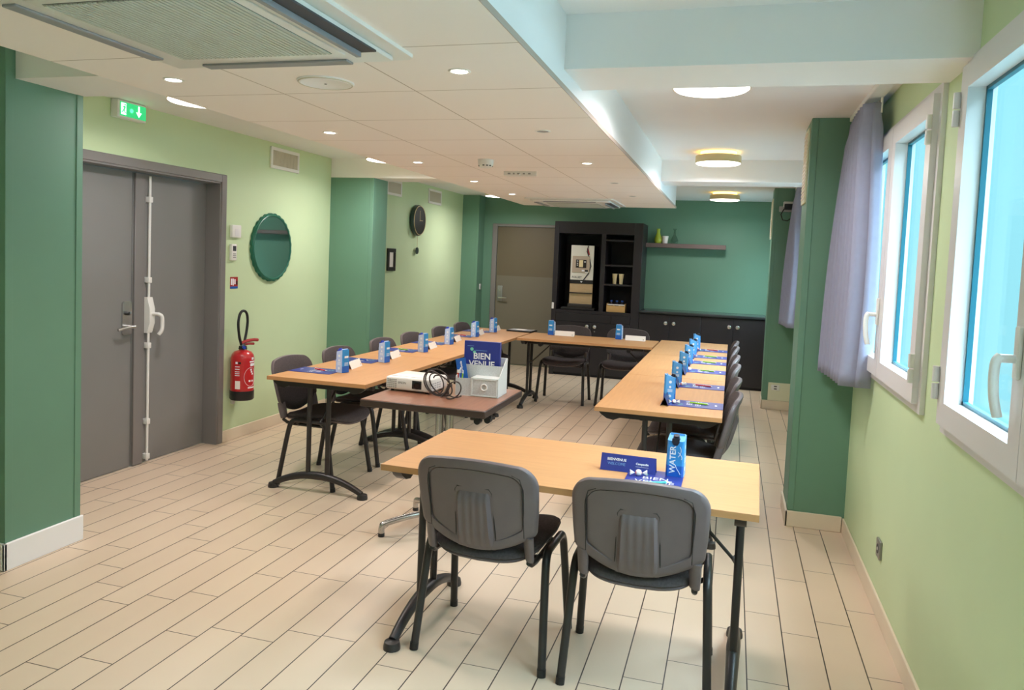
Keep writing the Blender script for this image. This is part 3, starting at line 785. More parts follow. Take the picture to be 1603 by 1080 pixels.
wl0 = make_leaflet('navy welcome leaflet on the nearest table, between its two chairs and the water carton', (-.244, 2.852, TT), math.radians(0), LG)
lw = ['nearest', 'second', 'third', 'fourth', 'fifth', 'farthest']
for i, y in enumerate((4.60, 5.205, 5.96, 6.62, 7.42, 8.02)):
    dup(wl0, (-2.682, y-.03, TT), -HP, 'navy leaflet in front of the %s seat of the door-side row' % lw[i])
for i, y in enumerate((4.585, 5.30, 6.085, 6.65, 7.10, 7.66)):
    dup(wl0, (-.167, y, TT), HP, 'navy leaflet in front of the %s seat of the window-side row' % lw[i])
TL = TT+.0026
pen0 = make_pen('teal pen lying across the leaflet on the nearest table', (-.235, 2.82, TL+.005), math.radians(28), M['teal'], PG)
pcol = [M['pen_red'], M['pen_blue'], M['pen_green'], M['pen_blue'], M['pen_red'], M['pen_red']]
pname = ['red', 'blue', 'lime', 'blue', 'red', 'red']
for i, y in enumerate((4.60, 5.205, 5.96, 6.62, 7.42, 8.02)):
    make_pen('%s pen on the %s leaflet of the door-side row' % (pname[i], lw[i]), (-2.655, y-.02, TL+.005), math.radians(-20), pcol[i], PG)
pcol = [M['pen_green'], M['pen_red'], M['pen_green'], M['pen_green'], M['pen_green'], M['pen_red']]
pname = ['lime', 'red', 'lime', 'lime', 'lime', 'red']
for i, y in enumerate((4.585, 5.30, 6.085, 6.65, 7.10, 7.66)):
    make_pen('%s pen on the %s leaflet of the window-side row' % (pname[i], lw[i]), (-.16, y+.01, TL+.005), math.radians(168), pcol[i], PG)
sw0 = make_sweet('white wrapped sweet on the nearest table, against the blue welcome card', (-.305, 2.905, TL), math.radians(15), SG)
for i, y in enumerate((4.585, 5.30, 6.085, 6.65, 7.10, 7.66)):
    dup(sw0, (-.292, y-.04, TL), math.radians(20+25*i), 'white wrapped sweet on the %s leaflet of the window-side row' % lw[i])
# black folder on the back corner
bf = thing('document_folder', 'black flat folder on the far corner of the door-side row', 'folder', (-2.27, 8.315, TT), math.radians(-6))
MB().box((-.15, -.105, 0), (.15, .105, .018), M['black_plastic'], .004).build('cover', bf)
MB().box((-.135, -.092, .018), (.135, .092, .0186), M['print_grey']).box((-.06, -.05, .0187), (.045, .05, .020), M['white_card']).build('paper', bf)

# ------------------------------------------------------------------ projector
pj = thing('projector', 'white video projector on the small brown table', 'projector', (-1.72, 4.045, T2), math.radians(-3.8))
W2, D2_ = .14, .117
b = MB().box((-W2, -D2_, .010), (W2, D2_, .084), M['white_plastic'], .012, seg=3)
b.box((-W2+.02, -D2_+.03, .084), (W2-.03, D2_-.02, .0875), M['white_plastic'], .003)
b.text('EPSON', .017, frame_T((-.035, -D2_-.0006, .052), (1, 0, 0), (0, 0, 1)), M['print_grey'], bold=.0005)
b.cyl((.115, -D2_-.001, .045), (.115, -D2_+.01, .045), .005, m=M['grey_plastic'], n=10)
b = b.build('case', pj)
MB().box((.028, -D2_-.002, .024), (.088, -D2_+.01, .072), M['black_plastic'], .003).cyl((.062, -D2_-.007, .046), (.062, -D2_+.01, .046), .019, m=M['lens'], n=24).cyl((.062, -D2_-.009, .046), (.062, -D2_-.006, .046), .021, .021, m=M['black_plastic'], n=24, cap=False).build('lens_recess', pj)
v = MB()
for zz in range(5):
    for xx in range(5): v.box((-W2+.012+xx*.0125, -D2_-.0012, .022+zz*.0105), (-W2+.020+xx*.0125, -D2_+.004, .028+zz*.0105), M['print_grey'])
v.build('vent_grille', pj)
v = MB()
for zz in range(5): v.box((-W2-.0012, -D2_+.02, .022+zz*.0105), (-W2+.004, D2_-.03, .028+zz*.0105), M['print_grey'])
v.build('vent_grille', pj)
v = MB()
for k in range(4):
    for zz in range(3): v.box((W2-.004, -D2_+.03+k*.03, .028+zz*.013), (W2+.0012, -D2_+.05+k*.03, .034+zz*.013), M['grey_plastic'])
v.build('vent_grille', pj)
fs = MB()
for x in (-.11, .11):
    for y in (-.09, .09): fs.cyl((x, y, 0), (x, y, .013), .010, m=M['black_plastic'], n=12)
fs.build('foot', pj)
# cable
cb = MB()
def cable_loop(cx, cyy, r, turns, ph, lean):
    pts = []
    for i in range(int(44*turns)):
        a = i/(44*turns-1); th = ph+a*2*PI*turns
        rr = r*(1+.10*math.sin(th*.41+ph)-.06*a)
        pts.append((cx+rr*.98*math.cos(th)+lean*math.sin(th)+.012*a, cyy+.05*a+.014*math.sin(th*.5+ph), rr*math.sin(th)))
    mz = min(p[2] for p in pts)
    cb.tube([(x, y, z-mz+.0042) for x, y, z in pts], .0038, M['cable'], n=8)
cable_loop(-.035, -.02, .070, 2.2, -1.2, -.012)
cable_loop(-.012, .0, .058, 1.3, .6, -.03)
cable_loop(.085, -.045, .052, 1.2, -2.0, .012)
for k in range(6):
    cb.tube([(.012+.006*k, -.02+.010*k, .0042), (.032, -.01+.006*k, .03+.006*k), (.042+.004*k, .005, .058+.004*k), (.066, .0, .066)], .0036, M['cable'], n=8)
co = cb.build('power_cable'); co.location = (-1.515, 3.895, T2)
tag(co, 'coiled dark cable standing in loops between the projector and the white desk organizer', 'cable')

# ------------------------------------------------------------------ organizer
og = thing('desk_organizer', 'white mesh desk organizer with a drawer on the small brown table', 'organizer', (-1.345, 4.10, T2), math.radians(1.5))
O, Fm = M['organizer'], M['grey_felt']
hx, hy = .125, .093
body = MB()
body.box((-hx, hy-.004, 0), (hx, hy, .20), O).box((-hx, -hy, 0), (hx, hy, .004), O)
for x in (-hx, hx-.004): body.prism([(-hy, 0), (hy, 0), (hy, .20), (hy-.03, .20), (-hy+.03, .115), (-hy, .108)], x, x+.004, O, 'x')
body.box((-hx+.004, .0, .004), (hx-.004, .004, .165), Fm)                    # inner partition
body.box((-hx+.09, -hy, .004), (-hx+.094, .0, .105), O)
body.box((-hx+.094, -hy, .102), (hx-.004, 0, .106), O)
body.box((-hx+.002, -hy, .004), (-hx+.09, -hy+.003, .098), Fm)
body.tube([(-hx, hy-.002, .201), (hx, hy-.002, .201)], .0035, O, n=6)
body.build('mesh_body', og)
dr = MB().box((-hx+.097, -hy-.003, .006), (hx-.006, -hy+.001, .099), Fm, .001, seg=1)
for a, b_ in (((-hx+.096, .004), (hx-.005, .009)), ((-hx+.096, .096), (hx-.005, .101)), ((-hx+.096, .004), (-hx+.101, .101)), ((hx-.010, .004), (hx-.005, .101))):
    dr.box((a[0], -hy-.005, a[1]), (b_[0], -hy-.001, b_[1]), O)
dr = dr.build('drawer', og)
kn = MB(); xc, zc = .045, .055
kn.tube([(xc+.017*math.cos(2*PI*i/24), -hy-.007, zc+.017*math.sin(2*PI*i/24)) for i in range(24)], .0042, M['white_plastic'], n=8, closed=True)
kn.build('ring_pull', dr)
# BIEN VENUE book standing in it
bk = thing('welcome_book', 'tall navy welcome brochure standing in the white desk organizer', 'brochure', (-1.372+.012, 4.145, T2+.005), math.radians(1.5))
w, h = .108, .292
MB().box((-w, -.012, 0), (w, .012, h), M['navy'], .002, seg=1).build('cover', bk)
t = MB(); T = frame_T((0, -.0126, 0), (1, 0, 0), (0, 0, 1))
t.text('BIEN', .050, T @ Matrix.Translation((.0, .205, 0)), M['print_white'], bold=.0012)
t.text('VENUE', .050, T @ Matrix.Translation((.0, .160, 0)), M['print_white'], bold=.0012)
for x, y, r in ((-.062, .245, .010), (-.046, .228, .009)):
    t.add([(x+r*math.cos(2*PI*i/14), y+r*math.sin(2*PI*i/14), 0) for i in range(14)], [tuple(range(14))], M['print_mint'], False, T)
t.add([(-.09, .262, 0), (-.05, .262, 0), (-.05, .2645, 0), (-.09, .2645, 0)], [(0, 1, 2, 3)], M['print_cyan'], False, T)
t.add([(-.04, .238, 0), (.03, .238, 0), (.03, .2405, 0), (-.04, .2405, 0)], [(0, 1, 2, 3)], M['print_cyan'], False, T)
t.build('lettering', bk, fixn=False)
# blue card leaning in the pen tray
bc = MB().box((-.030, -.0008, 0), (.030, .0008, .192), M['royal'], .0003, seg=1)
bc.text('Campanile', .016, frame_T((.0, -.0014, .142), (0, 0, 1), (-1, 0, 0)), M['print_white'], bold=.0004)
bc = bc.build('promotional_card'); bc.location = (-1.431, 4.066, T2+.011); bc.rotation_euler = (math.radians(-6), math.radians(-13), 0)
tag(bc, 'bright blue card leaning in the pen compartment of the organizer', 'card')
for i, (m, dx, tl) in enumerate(((M['pen_red'], -.032, 3), (M['orange'], -.022, -4), (M['pen_green'], -.012, 6), (M['pen_blue'], -.002, -7))):
    p = MB().cyl((0, 0, 0), (0, 0, .118), .0042, m=m, n=10).cyl((0, 0, .118), (0, 0, .136), .0042, .0025, m=M['white_plastic'], n=10).build('marker_pen')
    p.location = (-1.435+dx, 4.035, T2+.0045); p.rotation_euler = (math.radians(4), math.radians(tl), 0)
    tag(p, ['red', 'orange', 'lime', 'blue'][i]+' marker standing in the pen compartment of the organizer', 'pen', 'markers in the organizer')

# ------------------------------------------------------------------ fire extinguisher and things on the left wall
fx = thing('fire_extinguisher', 'red fire extinguisher hanging on the green wall beside the double door', 'fire extinguisher', (-3.735, 5.222, .34), 0)
R = .090
cy_ = MB().lathe([(R-.004, 0), (R+.003, .01), (R+.003, .075)], M['black_plastic'], n=32)
cy_.build('base_boot', fx)
cy_ = MB().lathe([(R, .07), (R, .335), (R-.006, .362), (R-.024, .385), (.03, .398), (.026, .41)], M['red'], n=36)
e = R+.0008
def wrap(mb, a0, a1, z0, z1, m, n=6):
    vs = []
    for i in range(n+1):
        a = a0+(a1-a0)*i/n; vs += [(e*math.cos(a), e*math.sin(a), z0), (e*math.cos(a), e*math.sin(a), z1)]
    mb.add(vs, [(2*i, 2*i+2, 2*i+3, 2*i+1) for i in range(n)], m, True)
cy_.build('cylinder', fx)
lb = MB(); D = math.radians
ce = D(-28)
wrap(lb, ce-D(62), ce-D(36), .095, .16, M['white_card'])
for z in (.20, .215, .23, .25, .27): wrap(lb, ce-D(64), ce-D(40), z, z+.006, M['print_white'])
wrap(lb, ce-D(62), ce-D(50), .295, .312, M['print_white']); wrap(lb, ce-D(46), ce-D(34), .295, .312, M['black_plastic'])
wrap(lb, ce+D(10), ce+D(50), .305, .316, M['print_white']); wrap(lb, ce+D(14), ce+D(52), .275, .298, M['print_white'])
wrap(lb, ce+D(22), ce+D(40), .325, .345, M['print_white']); wrap(lb, ce+D(2), ce+D(48), .098, .108, M['print_white'])
ringp = []
for i in range(33):
    a = 2*PI*i/32; ang = ce+D(18)+D(36)*math.cos(a); ringp.append(((e+.0003)*math.cos(ang), (e+.0003)*math.sin(ang), .19+.075*math.sin(a)))
lb.tube(ringp, .0013, M['print_white'], n=4)
for az, z in ((D(14), .24), (D(18), .222), (D(24), .205), (D(6), .15), (D(24), .15)): wrap(lb, ce+az, ce+az+D(11), z, z+.014, M['print_white'], 3)
lb.build('printed_label', fx)
vl = MB().cyl((0, 0, .405), (0, 0, .43), .034, .03, m=M['black_plastic']).cyl((0, 0, .43), (0, 0, .45), .02, m=M['chrome'])
vl.cyl((.02, -.02, .425), (.05, -.05, .425), .012, m=M['cap_blue'], n=12)
vl.build('valve', fx)
MB().tube([(-.0, -.02, .455), (.02, .03, .47), (.04, .09, .475), (.045, .13, .47)], .013, M['red_dark'], n=8).tube([(0, .0, .44), (.02, .05, .445), (.03, .10, .44)], .010, M['red_dark'], n=8).build('lever', fx)
MB().tube(spline([(0, -.02, .44), (-.0, -.045, .50), (0, -.062, .58), (0, -.062, .64), (0, -.04, .695), (0, .0, .712), (0, .04, .69), (0, .055, .63), (0, .045, .55), (0, .025, .48), (0, .012, .45)]), .0105, M['black_plastic'], n=10).build('hose', fx)
MB().box((-.095, -.025, .20), (-R+.002, .025, .30), M['black_metal']).box((-.095, -.015, -.045), (-.075, .015, .03), M['white_plastic']).build('wall_bracket', fx)

sg = MB(); sg.box((XL, 5.172, 1.225), (XL+.003, 5.268, 1.318), M['red_dark'])
sg.box((XL+.003, 5.172, 1.225), (XL+.0034, 5.268, 1.242), M['royal'])
for y, z, a, b_ in ((5.18, 1.255, .018, .05), (5.203, 1.25, .012, .055), (5.222, 1.26, .016, .04)): sg.box((XL+.003, y, z), (XL+.0036, y+a, z+b_), M['print_white'])
sg.box((XL+.003, 5.247, 1.255), (XL+.0036, 5.262, 1.285), M['black_plastic'])
tag(sg.build('safety_sign'), 'small red and blue extinguisher sign on the wall above the fire extinguisher', 'sign')
th = MB().box((XL, 5.155, 1.632), (XL+.028, 5.268, 1.732), M['white_plastic'], .006).box((XL+.028, 5.185, 1.645), (XL+.030, 5.24, 1.70), M['frame_white'], .002)
tag(th.build('wall_thermostat'), 'square white wall box beside the door frame, above the remote control', 'wall box')
rc = thing('remote_control', 'white air-conditioner remote in a wall holder beside the door frame', 'remote control', (XL, 5.187, 1.45), 0)
MB().box((0, -.032, 0), (.026, .032, .13), M['white_plastic'], .006).build('case', rc)
MB().box((.026, -.02, .075), (.0268, .02, .115), M['print_dark']).build('display', rc)
bt_ = MB()
for k in range(3): bt_.box((.026, -.018, .02+.014*k), (.0275, .018, .028+.014*k), M['print_grey'], .001, seg=1)
bt_.build('button', rc)
# exit sign
xs = thing('exit_sign', 'lit green emergency exit sign on the wall above the double door', 'exit sign', (XL, 4.075, 2.345), 0)
MB().box((0, -.125, 0), (.055, .118, .112), M['white_plastic'], .005).build('housing', xs)
MB().box((.055, -.105, .012), (.0565, .115, .100), M['exit_green']).build('sign_face', xs)
pg = MB(); X = .0572
def px(poly, m): pg.add([(X, a, b_) for a, b_ in poly], [tuple(range(len(poly)))], m)
px([(-.098, .02), (-.055, .02), (-.055, .094), (-.098, .094)], M['exit_white'])
man = lambda pl, m=M['exit_green']: pg.add([(X+.0006, a, b_) for a, b_ in pl], [tuple(range(len(pl)))], m)
man([(-.066+.006*math.cos(2*PI*i/10), .084+.006*math.sin(2*PI*i/10)) for i in range(10)])
man([(-.082, .073), (-.066, .077), (-.060, .070), (-.070, .050), (-.079, .052), (-.074, .066), (-.084, .066)])
man([(-.079, .054), (-.070, .052), (-.066, .040), (-.056, .034), (-.058, .029), (-.071, .036)])
man([(-.079, .054), (-.072, .050), (-.084, .036), (-.094, .034), (-.094, .039), (-.086, .042)])
px([(.045, .095), (.06, .095), (.06, .055), (.078, .055), (.0525, .022), (.027, .055), (.045, .055)], M['exit_white'])
pg.build('pictogram', xs, fixn=False)
gl = MB().lathe([(.0005, .006), (.012, .004), (.014, 0)][::-1], M['exit_glow'], n=14, T=Matrix.Translation((.0566, -.01, .055)) @ Matrix.Rotation(HP, 4, 'Y'))
gl.build('indicator_lamp', xs)
# mirror
mr = thing('wall_mirror', 'round mirror with a scalloped teal frame on the light green wall', 'mirror', (XL, 5.71, 1.568), 0)
n = 144; rim = []
for i in range(n):
    a = 2*PI*i/n; rr = .283+.010*abs(math.sin(a*14)); rim.append((rr*math.cos(a), rr*math.sin(a)))
MB().prism(rim, 0, .022, M['teal_frame'], 'x').tube([(.022, .272*math.cos(2*PI*i/64), .272*math.sin(2*PI*i/64)) for i in range(64)], .009, M['teal_frame'], n=8, closed=True).build('scalloped_frame', mr)
MB().prism([(.262*math.cos(2*PI*i/64), .262*math.sin(2*PI*i/64)) for i in range(64)], .022, .0235, M['mirror'], 'x').build('mirror_glass', mr)
# vents
def vent(label, y0, y1, z0, z1, vertical=False):
    v = thing('air_vent', label, 'vent', (XL, (y0+y1)/2, z0), 0, 'white wall vents')
    w = (y1-y0)/2; h = z1-z0; f = MB(); t = .028
    for a, b_ in (((-w, 0), (w, t)), ((-w, h-t), (w, h)), ((-w, t), (-w+t, h-t)), ((w-t, t), (w, h-t))): f.box((0, a[0], a[1]), (.014, b_[0], b_[1]), M['white_plastic'], .002, seg=1)
    f.build('frame', v)
    g = MB().box((.0005, -w+t, t), (.002, w-t, h-t), M['dark_vent'])
    k = int((2*w-2*t)/.018)
    for i in range(k+1):
        y = -w+t+(2*w-2*t)*i/k; g.box((.002, y-.0058, t), (.011, y+.0058, h-t), M['vent_slat'])
    g.build('grille', v)
    return v
vent('white wall vent above the round mirror, with dark upright slots', 5.675, 6.11, 2.243, 2.425)
vent('white wall vent tucked in the corner behind the dark green column', 7.93, 8.33, 2.232, 2.412)
vent('white wall vent high up above the wall clock', 9.16, 9.60, 2.232, 2.420)
# clock
ck = thing('pendulum_clock', 'dark round wall clock with a hanging pendulum', 'clock', (XL, 8.775, 1.985), 0)
MB().lathe([(.165, 0), (.19, .012), (.19, .05), (.178, .062), (.172, .0625)], M['clock_dark'], n=40, T=Matrix.Rotation(HP, 4, 'Y') @ Matrix.Scale(1, 4)).build('clock_case', ck)
MB().cyl((.063, 0, 0), (.0645, 0, 0), .168, m=M['frame_black'], n=40).tube([(.064, .178*math.cos(2*PI*i/48), .178*math.sin(2*PI*i/48)) for i in range(48)], .004, M['gold'], n=6, closed=True).build('clock_face', ck)
MB().box((.0648, -.003, -.01), (.066, .003, .12), M['gold']).box((.0648, -.01, -.003), (.066, .09, .003), M['gold']).build('clock_hand', ck)
MB().cyl((.03, .02, -.185), (.03, .02, -.36), .0025, m=M['gold'], n=8).cyl((.024, .02, -.375), (.034, .02, -.375), .042, m=M['clock_dark'], n=24).build('pendulum', ck)
# small framed notice
pf = thing('picture_frame', 'small black framed notice on the wall below the corner vent', 'picture frame', (XL, 8.10, 1.36), 0)
pfm = MB()
for a, b_ in (((-.105, 0), (.105, .045)), ((-.105, .215), (.105, .26)), ((-.105, .045), (-.06, .215)), ((.06, .045), (.105, .215))): pfm.box((0, a[0], a[1]), (.02, b_[0], b_[1]), M['frame_black'], .002, seg=1)
pfm.build('frame', pf)
MB().box((0, -.06, .045), (.008, .06, .215), M['white_card']).build('notice', pf)

# ------------------------------------------------------------------ ceiling fittings
def make_disc(label, loc, group):
    d = thing('ceiling_lamp', label, 'ceiling lamp', loc, 0, group)    # origin on the ceiling
    MB().cyl((0, 0, -.030), (0, 0, 0), .14, m=M['lamp_yellow'], n=32).build('upper_diffuser', d)
    MB().lathe([(.172, -.088), (.175, -.088), (.175, -.034), (.172, -.030), (.12, -.030)], M['gold'], n=40).build('shade', d)
    MB().lathe([(.0005, -.096), (.10, -.0955), (.162, -.094), (.1705, -.088)], M['lamp_white'], n=40).build('diffuser', d)
    return d
DG = 'drum ceiling lamps'
discs = []
for x, y, lab in ((-.145, 3.66, 'drum ceiling lamp half hidden behind the nearer beam on the window side'), (-.165, 6.25, 'drum ceiling lamp with a gold shade in the middle of the window-side ceiling'),
                  (-.15, 9.55, 'drum ceiling lamp before the teal back wall'),
                  (-2.98, 3.72, 'ceiling lamp cut off by the dropped ceiling, near the exit sign'), (-2.98, 6.15, 'ceiling lamp above the door-side row, hidden behind the dropped ceiling'), (-3.02, 9.6, 'ceiling lamp cut off by the dropped ceiling, near the back door')):
    discs.append(make_disc(lab, (x, y, ZC), DG) if not discs else dup(discs[0], (x, y, ZC), 0, lab))
    pl = bpy.data.lights.new('lamp_light', 'AREA'); pl.shape = 'DISK'; pl.size = .32; pl.energy = DISC_W; pl.color = (1, .92, .93); pl.spread = math.radians(168)
    po = bpy.data.objects.new('lamp_light', pl); COL.objects.link(po); po.location = (x, y, ZC-.105); po['kind'] = 'helper'
SGp = 'recessed downlights'
def make_spot(label, loc, lit):
    d = thing('recessed_downlight', label, 'downlight', loc, 0, SGp)
    MB().lathe([(.028, -.001), (.034, -.004), (.039, -.0015), (.039, 0)], M['white_plastic'], n=28).build('trim_ring', d)
    MB().cyl((0, 0, -.0025), (0, 0, -.0005), .028, m=M['spot_white'] if lit else M['flap'], n=28).build('bulb', d)
    return d
s_on = s_off = None
lw5 = ['nearest', 'second', 'third', 'fourth', 'farthest']
for k, y in enumerate((2.46, 3.63, 4.80, 5.96, 7.08)):
    for x, on in ((-2.09, True), (-.93, (k in (0, 2)))):
        side = 'door-side' if x < -2 else 'window-side'
        lab = ('lit' if on else 'unlit')+' recessed downlight, %s of the %s line in the dropped ceiling' % (lw5[k], side)
        if on:
            if s_on is None: s_on = make_spot(lab, (x, y, ZP), True)
            else: dup(s_on, (x, y, ZP), 0, lab)
            sp = bpy.data.lights.new('downlight_beam', 'SPOT'); sp.energy = SPOT_W; sp.spot_size = math.radians(150); sp.spot_blend = .8; sp.shadow_soft_size = .05; sp.color = (1, .85, .74)
            so_ = bpy.data.objects.new('downlight_beam', sp); COL.objects.link(so_); so_.location = (x, y, ZP-.012); so_['kind'] = 'helper'
        else:
            if s_off is None: s_off = make_spot(lab, (x, y, ZP), False)
            else: dup(s_off, (x, y, ZP), 0, lab)
# air conditioning cassettes
def make_cassette(label, loc, h=.45):
    a = thing('ceiling_air_conditioner', label, 'air conditioner', loc, 0, 'ceiling cassette air conditioners')
    Wp = M['white_plastic']
    MB().prism([(-h, -h+.02), (-h+.02, -h), (h-.02, -h), (h, -h+.02), (h, h-.02), (h-.02, h), (-h+.02, h), (-h, h-.02)], -.012, 0, Wp).box((-h+.05, -h+.05, -.03), (h-.05, h-.05, -.012), Wp, .008).box((-h*.65, -h*.65, -.036), (h*.65, h*.65, -.03), Wp, .004).build('housing', a)
    g = MB().box((-.262, -.262, -.0375), (.262, .262, -.036), M['grille_gap'])
    for i in range(34):
        x = -.256+.512*i/33; g.box((x-.0045, -.258, -.0405), (x+.0045, .258, -.0375), M['grille_white'])
    g.build('intake_grille', a)
    for k in range(4):
        op = k == 3
        T = Matrix.Rotation(k*HP, 4, 'Z')
        if op:
            s_ = MB().box((-.27, h*.76, -.0345), (.27, h*.76+.062, -.029), M['dark_vent'], 0, T).build('outlet_slot', a)
            MB().box((-.265, h*.76, -.050), (.265, h*.76+.016, -.0345), M['flap'], .001, T, 1).build('flap', s_)
        else:
            MB().box((-.265, h*.76+.004, -.037), (.265, h*.76+.050, -.029), M['flap'], .002, T, 1).build('flap', a)
    return a
ac = make_cassette('white cassette air conditioner with a ribbed grille in the dropped ceiling, closest to the camera', (-1.455, 1.81, ZP))
dup(ac, (-1.61, 7.85, ZP), 0, 'white cassette air conditioner at the far end of the dropped ceiling')
spk = MB().tube([(.098*math.cos(2*PI*i/48), .098*math.sin(2*PI*i/48), -.0055) for i in range(48)], .003, M['vent_slat'], n=6, closed=True).lathe([(.105, 0), (.105, -.004), (.09, -.008), (.086, -.006), (.0005, -.007)], M['ceiling'], n=40).cyl((0, 0, -.0085), (0, 0, -.006), .005, m=M['print_dark'], n=10).build('ceiling_speaker'); spk.location = (-1.497, 2.56, ZP)
tag(spk, 'flat round white ceiling speaker beside the nearest air conditioner', 'speaker')
sm = thing('smoke_detector', 'round white smoke detector under the dropped ceiling', 'smoke detector', (-1.56, 4.66, ZP), 0)
MB().lathe([(.0005, -.052), (.03, -.052), (.038, -.046), (.05, -.030), (.05, -.004), (.053, 0)], M['white_plastic'], n=32).build('housing', sm)
sv = MB()
for k in range(12):
    a = 2*PI*k/12
    if k % 4: sv.box((.0405, -.006, -.043), (.046, .006, -.036), M['print_dark'], 0, Matrix.Rotation(a, 4, 'Z'))
sv.build('vent_slot', sm)
el = thing('emergency_light', 'white rectangular emergency light unit on the dropped ceiling past the smoke detector', 'emergency light', (-1.50, 5.29, ZP), 0)
MB().prism([(-.12, -.035), (.12, -.035), (.105, .035), (-.105, .035)], -.03, 0, M['white_plastic'], 'z').build('housing', el)
e2 = MB()
for x, w in ((-.08, .02), (-.045, .012), (-.01, .02), (.03, .015), (.07, .018)): e2.box((x-w/2, -.0358, -.022), (x+w/2, -.0352, -.012), M['print_grey'])
e2.build('printed_label', el)
cl = MB().cyl((0, -.036, -.022), (0, -.030, -.022), .006, m=M['carton_white'], n=10).build('diode', el)

# curtains
def curtain(label, y0, y1, yb0, yb1, x, z0, z1, seed):
    rnd = random.Random(seed); ph = [rnd.uniform(-.5, .5) for _ in range(12)]
    c = thing('curtain', label, 'curtain', (0, 0, 0), 0, 'grey pleated curtains')
    nfold = 8
    def fn(u, v):
        z = z0+(z1-z0)*v; k = v**1.3
        ya = yb0+(y0-yb0)*k; yc = yb1+(y1-yb1)*k
        a = u*2*PI*nfold+ph[int(u*11.99)]*.0
        amp = .050+.024*(1-v)
        if v > .93: amp *= .8
        bow = -.05*(1-v)*u
        return (x+amp*math.sin(a)+bow+.012*math.sin(3*u+4*v), ya+(yc-ya)*u+.010*math.cos(a), z)
    mb = MB().grid(fn, 120, 24, M['curtain'])
    o = mb.build('cloth', c); md = o.modifiers.new('thickness', 'SOLIDIFY'); md.thickness = .003
    hk = MB()
    for i in range(nfold):
        u = (i+.25)/nfold; p = fn(u, .965); hk.cyl(p, (p[0], p[1], z1+.025), .006, m=M['white_plastic'], n=8)
    hk.build('pleat_hook', c)
curtain('grey pleated curtain hanging between the window and the nearer green column', 4.16, 4.80, 4.19, 4.82, .628, .97, 2.405, 1)
curtain('grey pleated curtain hanging beyond the nearer green column', 8.20, 8.78, 8.20, 8.84, .625, .97, 2.405, 2)
for ya, yb, lab in ((3.13, 4.85, 'white curtain rail on the ceiling above the window next to the green column'), (.2, 2.73, 'white curtain rail on the ceiling above the nearest window'), (7.08, 8.91, 'white curtain rail beyond the nearer green column')):
    tag(MB().box((.60, ya, 2.432), (.67, yb, ZC), M['white_plastic'], .003, seg=1).build('curtain_rail'), lab, 'curtain rail', 'curtain rails')

# things on the window-side columns and wall
cv = thing('air_vent', 'tall narrow white vent high on the side of the nearer green column', 'vent', (.40, 5.08, 1.97), 0)
MB().box((-.012, -.115, 0), (0, .115, .45), M['holder'], .002, seg=1).build('frame', cv)
g = MB()
for i in range(18): g.box((-.0155, -.095, .025+i*.0228), (-.012, .095, .037+i*.0228), M['skirting'])
g.build('grille', cv)
cv['group'] = 'tall column vents'
dup(cv, (.39, 9.12, 1.90), 0, 'tall narrow white vent high on the side of the farther green column')
sk = thing('floor_socket_plate', 'cream board with a white double socket low on the farther green column', 'socket', (.568, 8.93, .102), 0)
MB().box((-.122, -.014, 0), (.122, 0, .20), M['holder'], .003, seg=1).build('board', sk)
s2 = MB().box((-.09, -.026, .115), (-.0, -.014, .178), M['white_plastic'], .004)
for z in (.133, .160): s2.box((-.06, -.0275, z-.006), (-.03, -.026, z+.006), M['print_dark'])
s2.build('socket', sk)
ws = thing('wall_socket', 'steel wall socket low on the light green wall under the windows', 'socket', (XR, 3.765, .255), 0)
MB().box((-.012, -.042, 0), (0, .042, .085), M['steel'], .004).build('plate', ws)
MB().cyl((-.0135, 0, .043), (-.012, 0, .043), .022, m=M['print_dark'], n=20).cyl((-.0142, 0, .043), (-.0135, 0, .043), .008, m=M['white_plastic'], n=12).build('outlet', ws)
rt = thing('wall_adapter', 'white adapter box with a dangling cable high on the farther green column', 'adapter', (.535, 8.93, 2.20), 0)
MB().box((-.09, -.03, 0), (.07, 0, .06), M['grey_plastic'], .006).box((-.05, -.05, .05), (.05, 0, .11), M['white_plastic'], .006).build('case', rt)
MB().box((-.04, -.075, .02), (.05, -.03, .085), M['black_plastic'], .008).tube([(-.04, -.06, .03), (-.07, -.05, -.03), (-.05, -.04, -.09), (.0, -.04, -.10), (.05, -.04, -.06), (.06, -.04, .0)], .006, M['black_plastic'], n=8).build('plug', rt)
tag(MB().box((-3.615, YB-.012, 1.09), (-3.575, YB, 1.16), M['white_plastic'], .003).build('light_switch'), 'small white light switch beside the back door', 'switch') if False else None
sw = MB().box((-3.575, 10.60, 1.09), (-3.565, 10.66, 1.175), M['white_plastic'], .003).build('light_switch')
tag(sw, 'small white light switch on the dark green column by the back door', 'switch')

# ------------------------------------------------------------------ tall cabinet, counter, and what they hold
CB, CI = M['cabinet'], M['cabinet_in']
YC0 = 10.16
tc = thing('tall_cabinet', 'tall black cabinet with open niches around the coffee machine', 'cabinet', (0, 0, 0), 0)
mb = MB()
y1 = YB-.04
mb.box((-2.37, YC0, 0), (-2.305, y1, 2.10), CB, .002, seg=1).box((-1.285, YC0, 0), (-1.172, y1, 2.10), CB, .002, seg=1)
mb.box((-2.305, YC0, 1.94), (-1.285, y1, 2.10), CB).box((-2.305, y1-.02, .02), (-1.285, y1, 1.94), CI)
mb.box((-2.305, YC0, .86), (-1.285, y1-.02, .90), CB).box((-1.72, YC0+.01, .90), (-1.66, y1-.02, 1.94), CB)
mb.box((-2.305, YC0+.02, .03), (-1.285, y1-.02, .86), CI).box((-2.37, YC0+.03, 0), (-1.172, y1, .03), CI)
mb.build('carcass', tc)
sh = MB()
for z in (1.85, 1.515, 1.255): MB().box((-1.66, YC0+.02, z), (-1.285, y1-.02, z+.022), CB).build('shelf', tc)
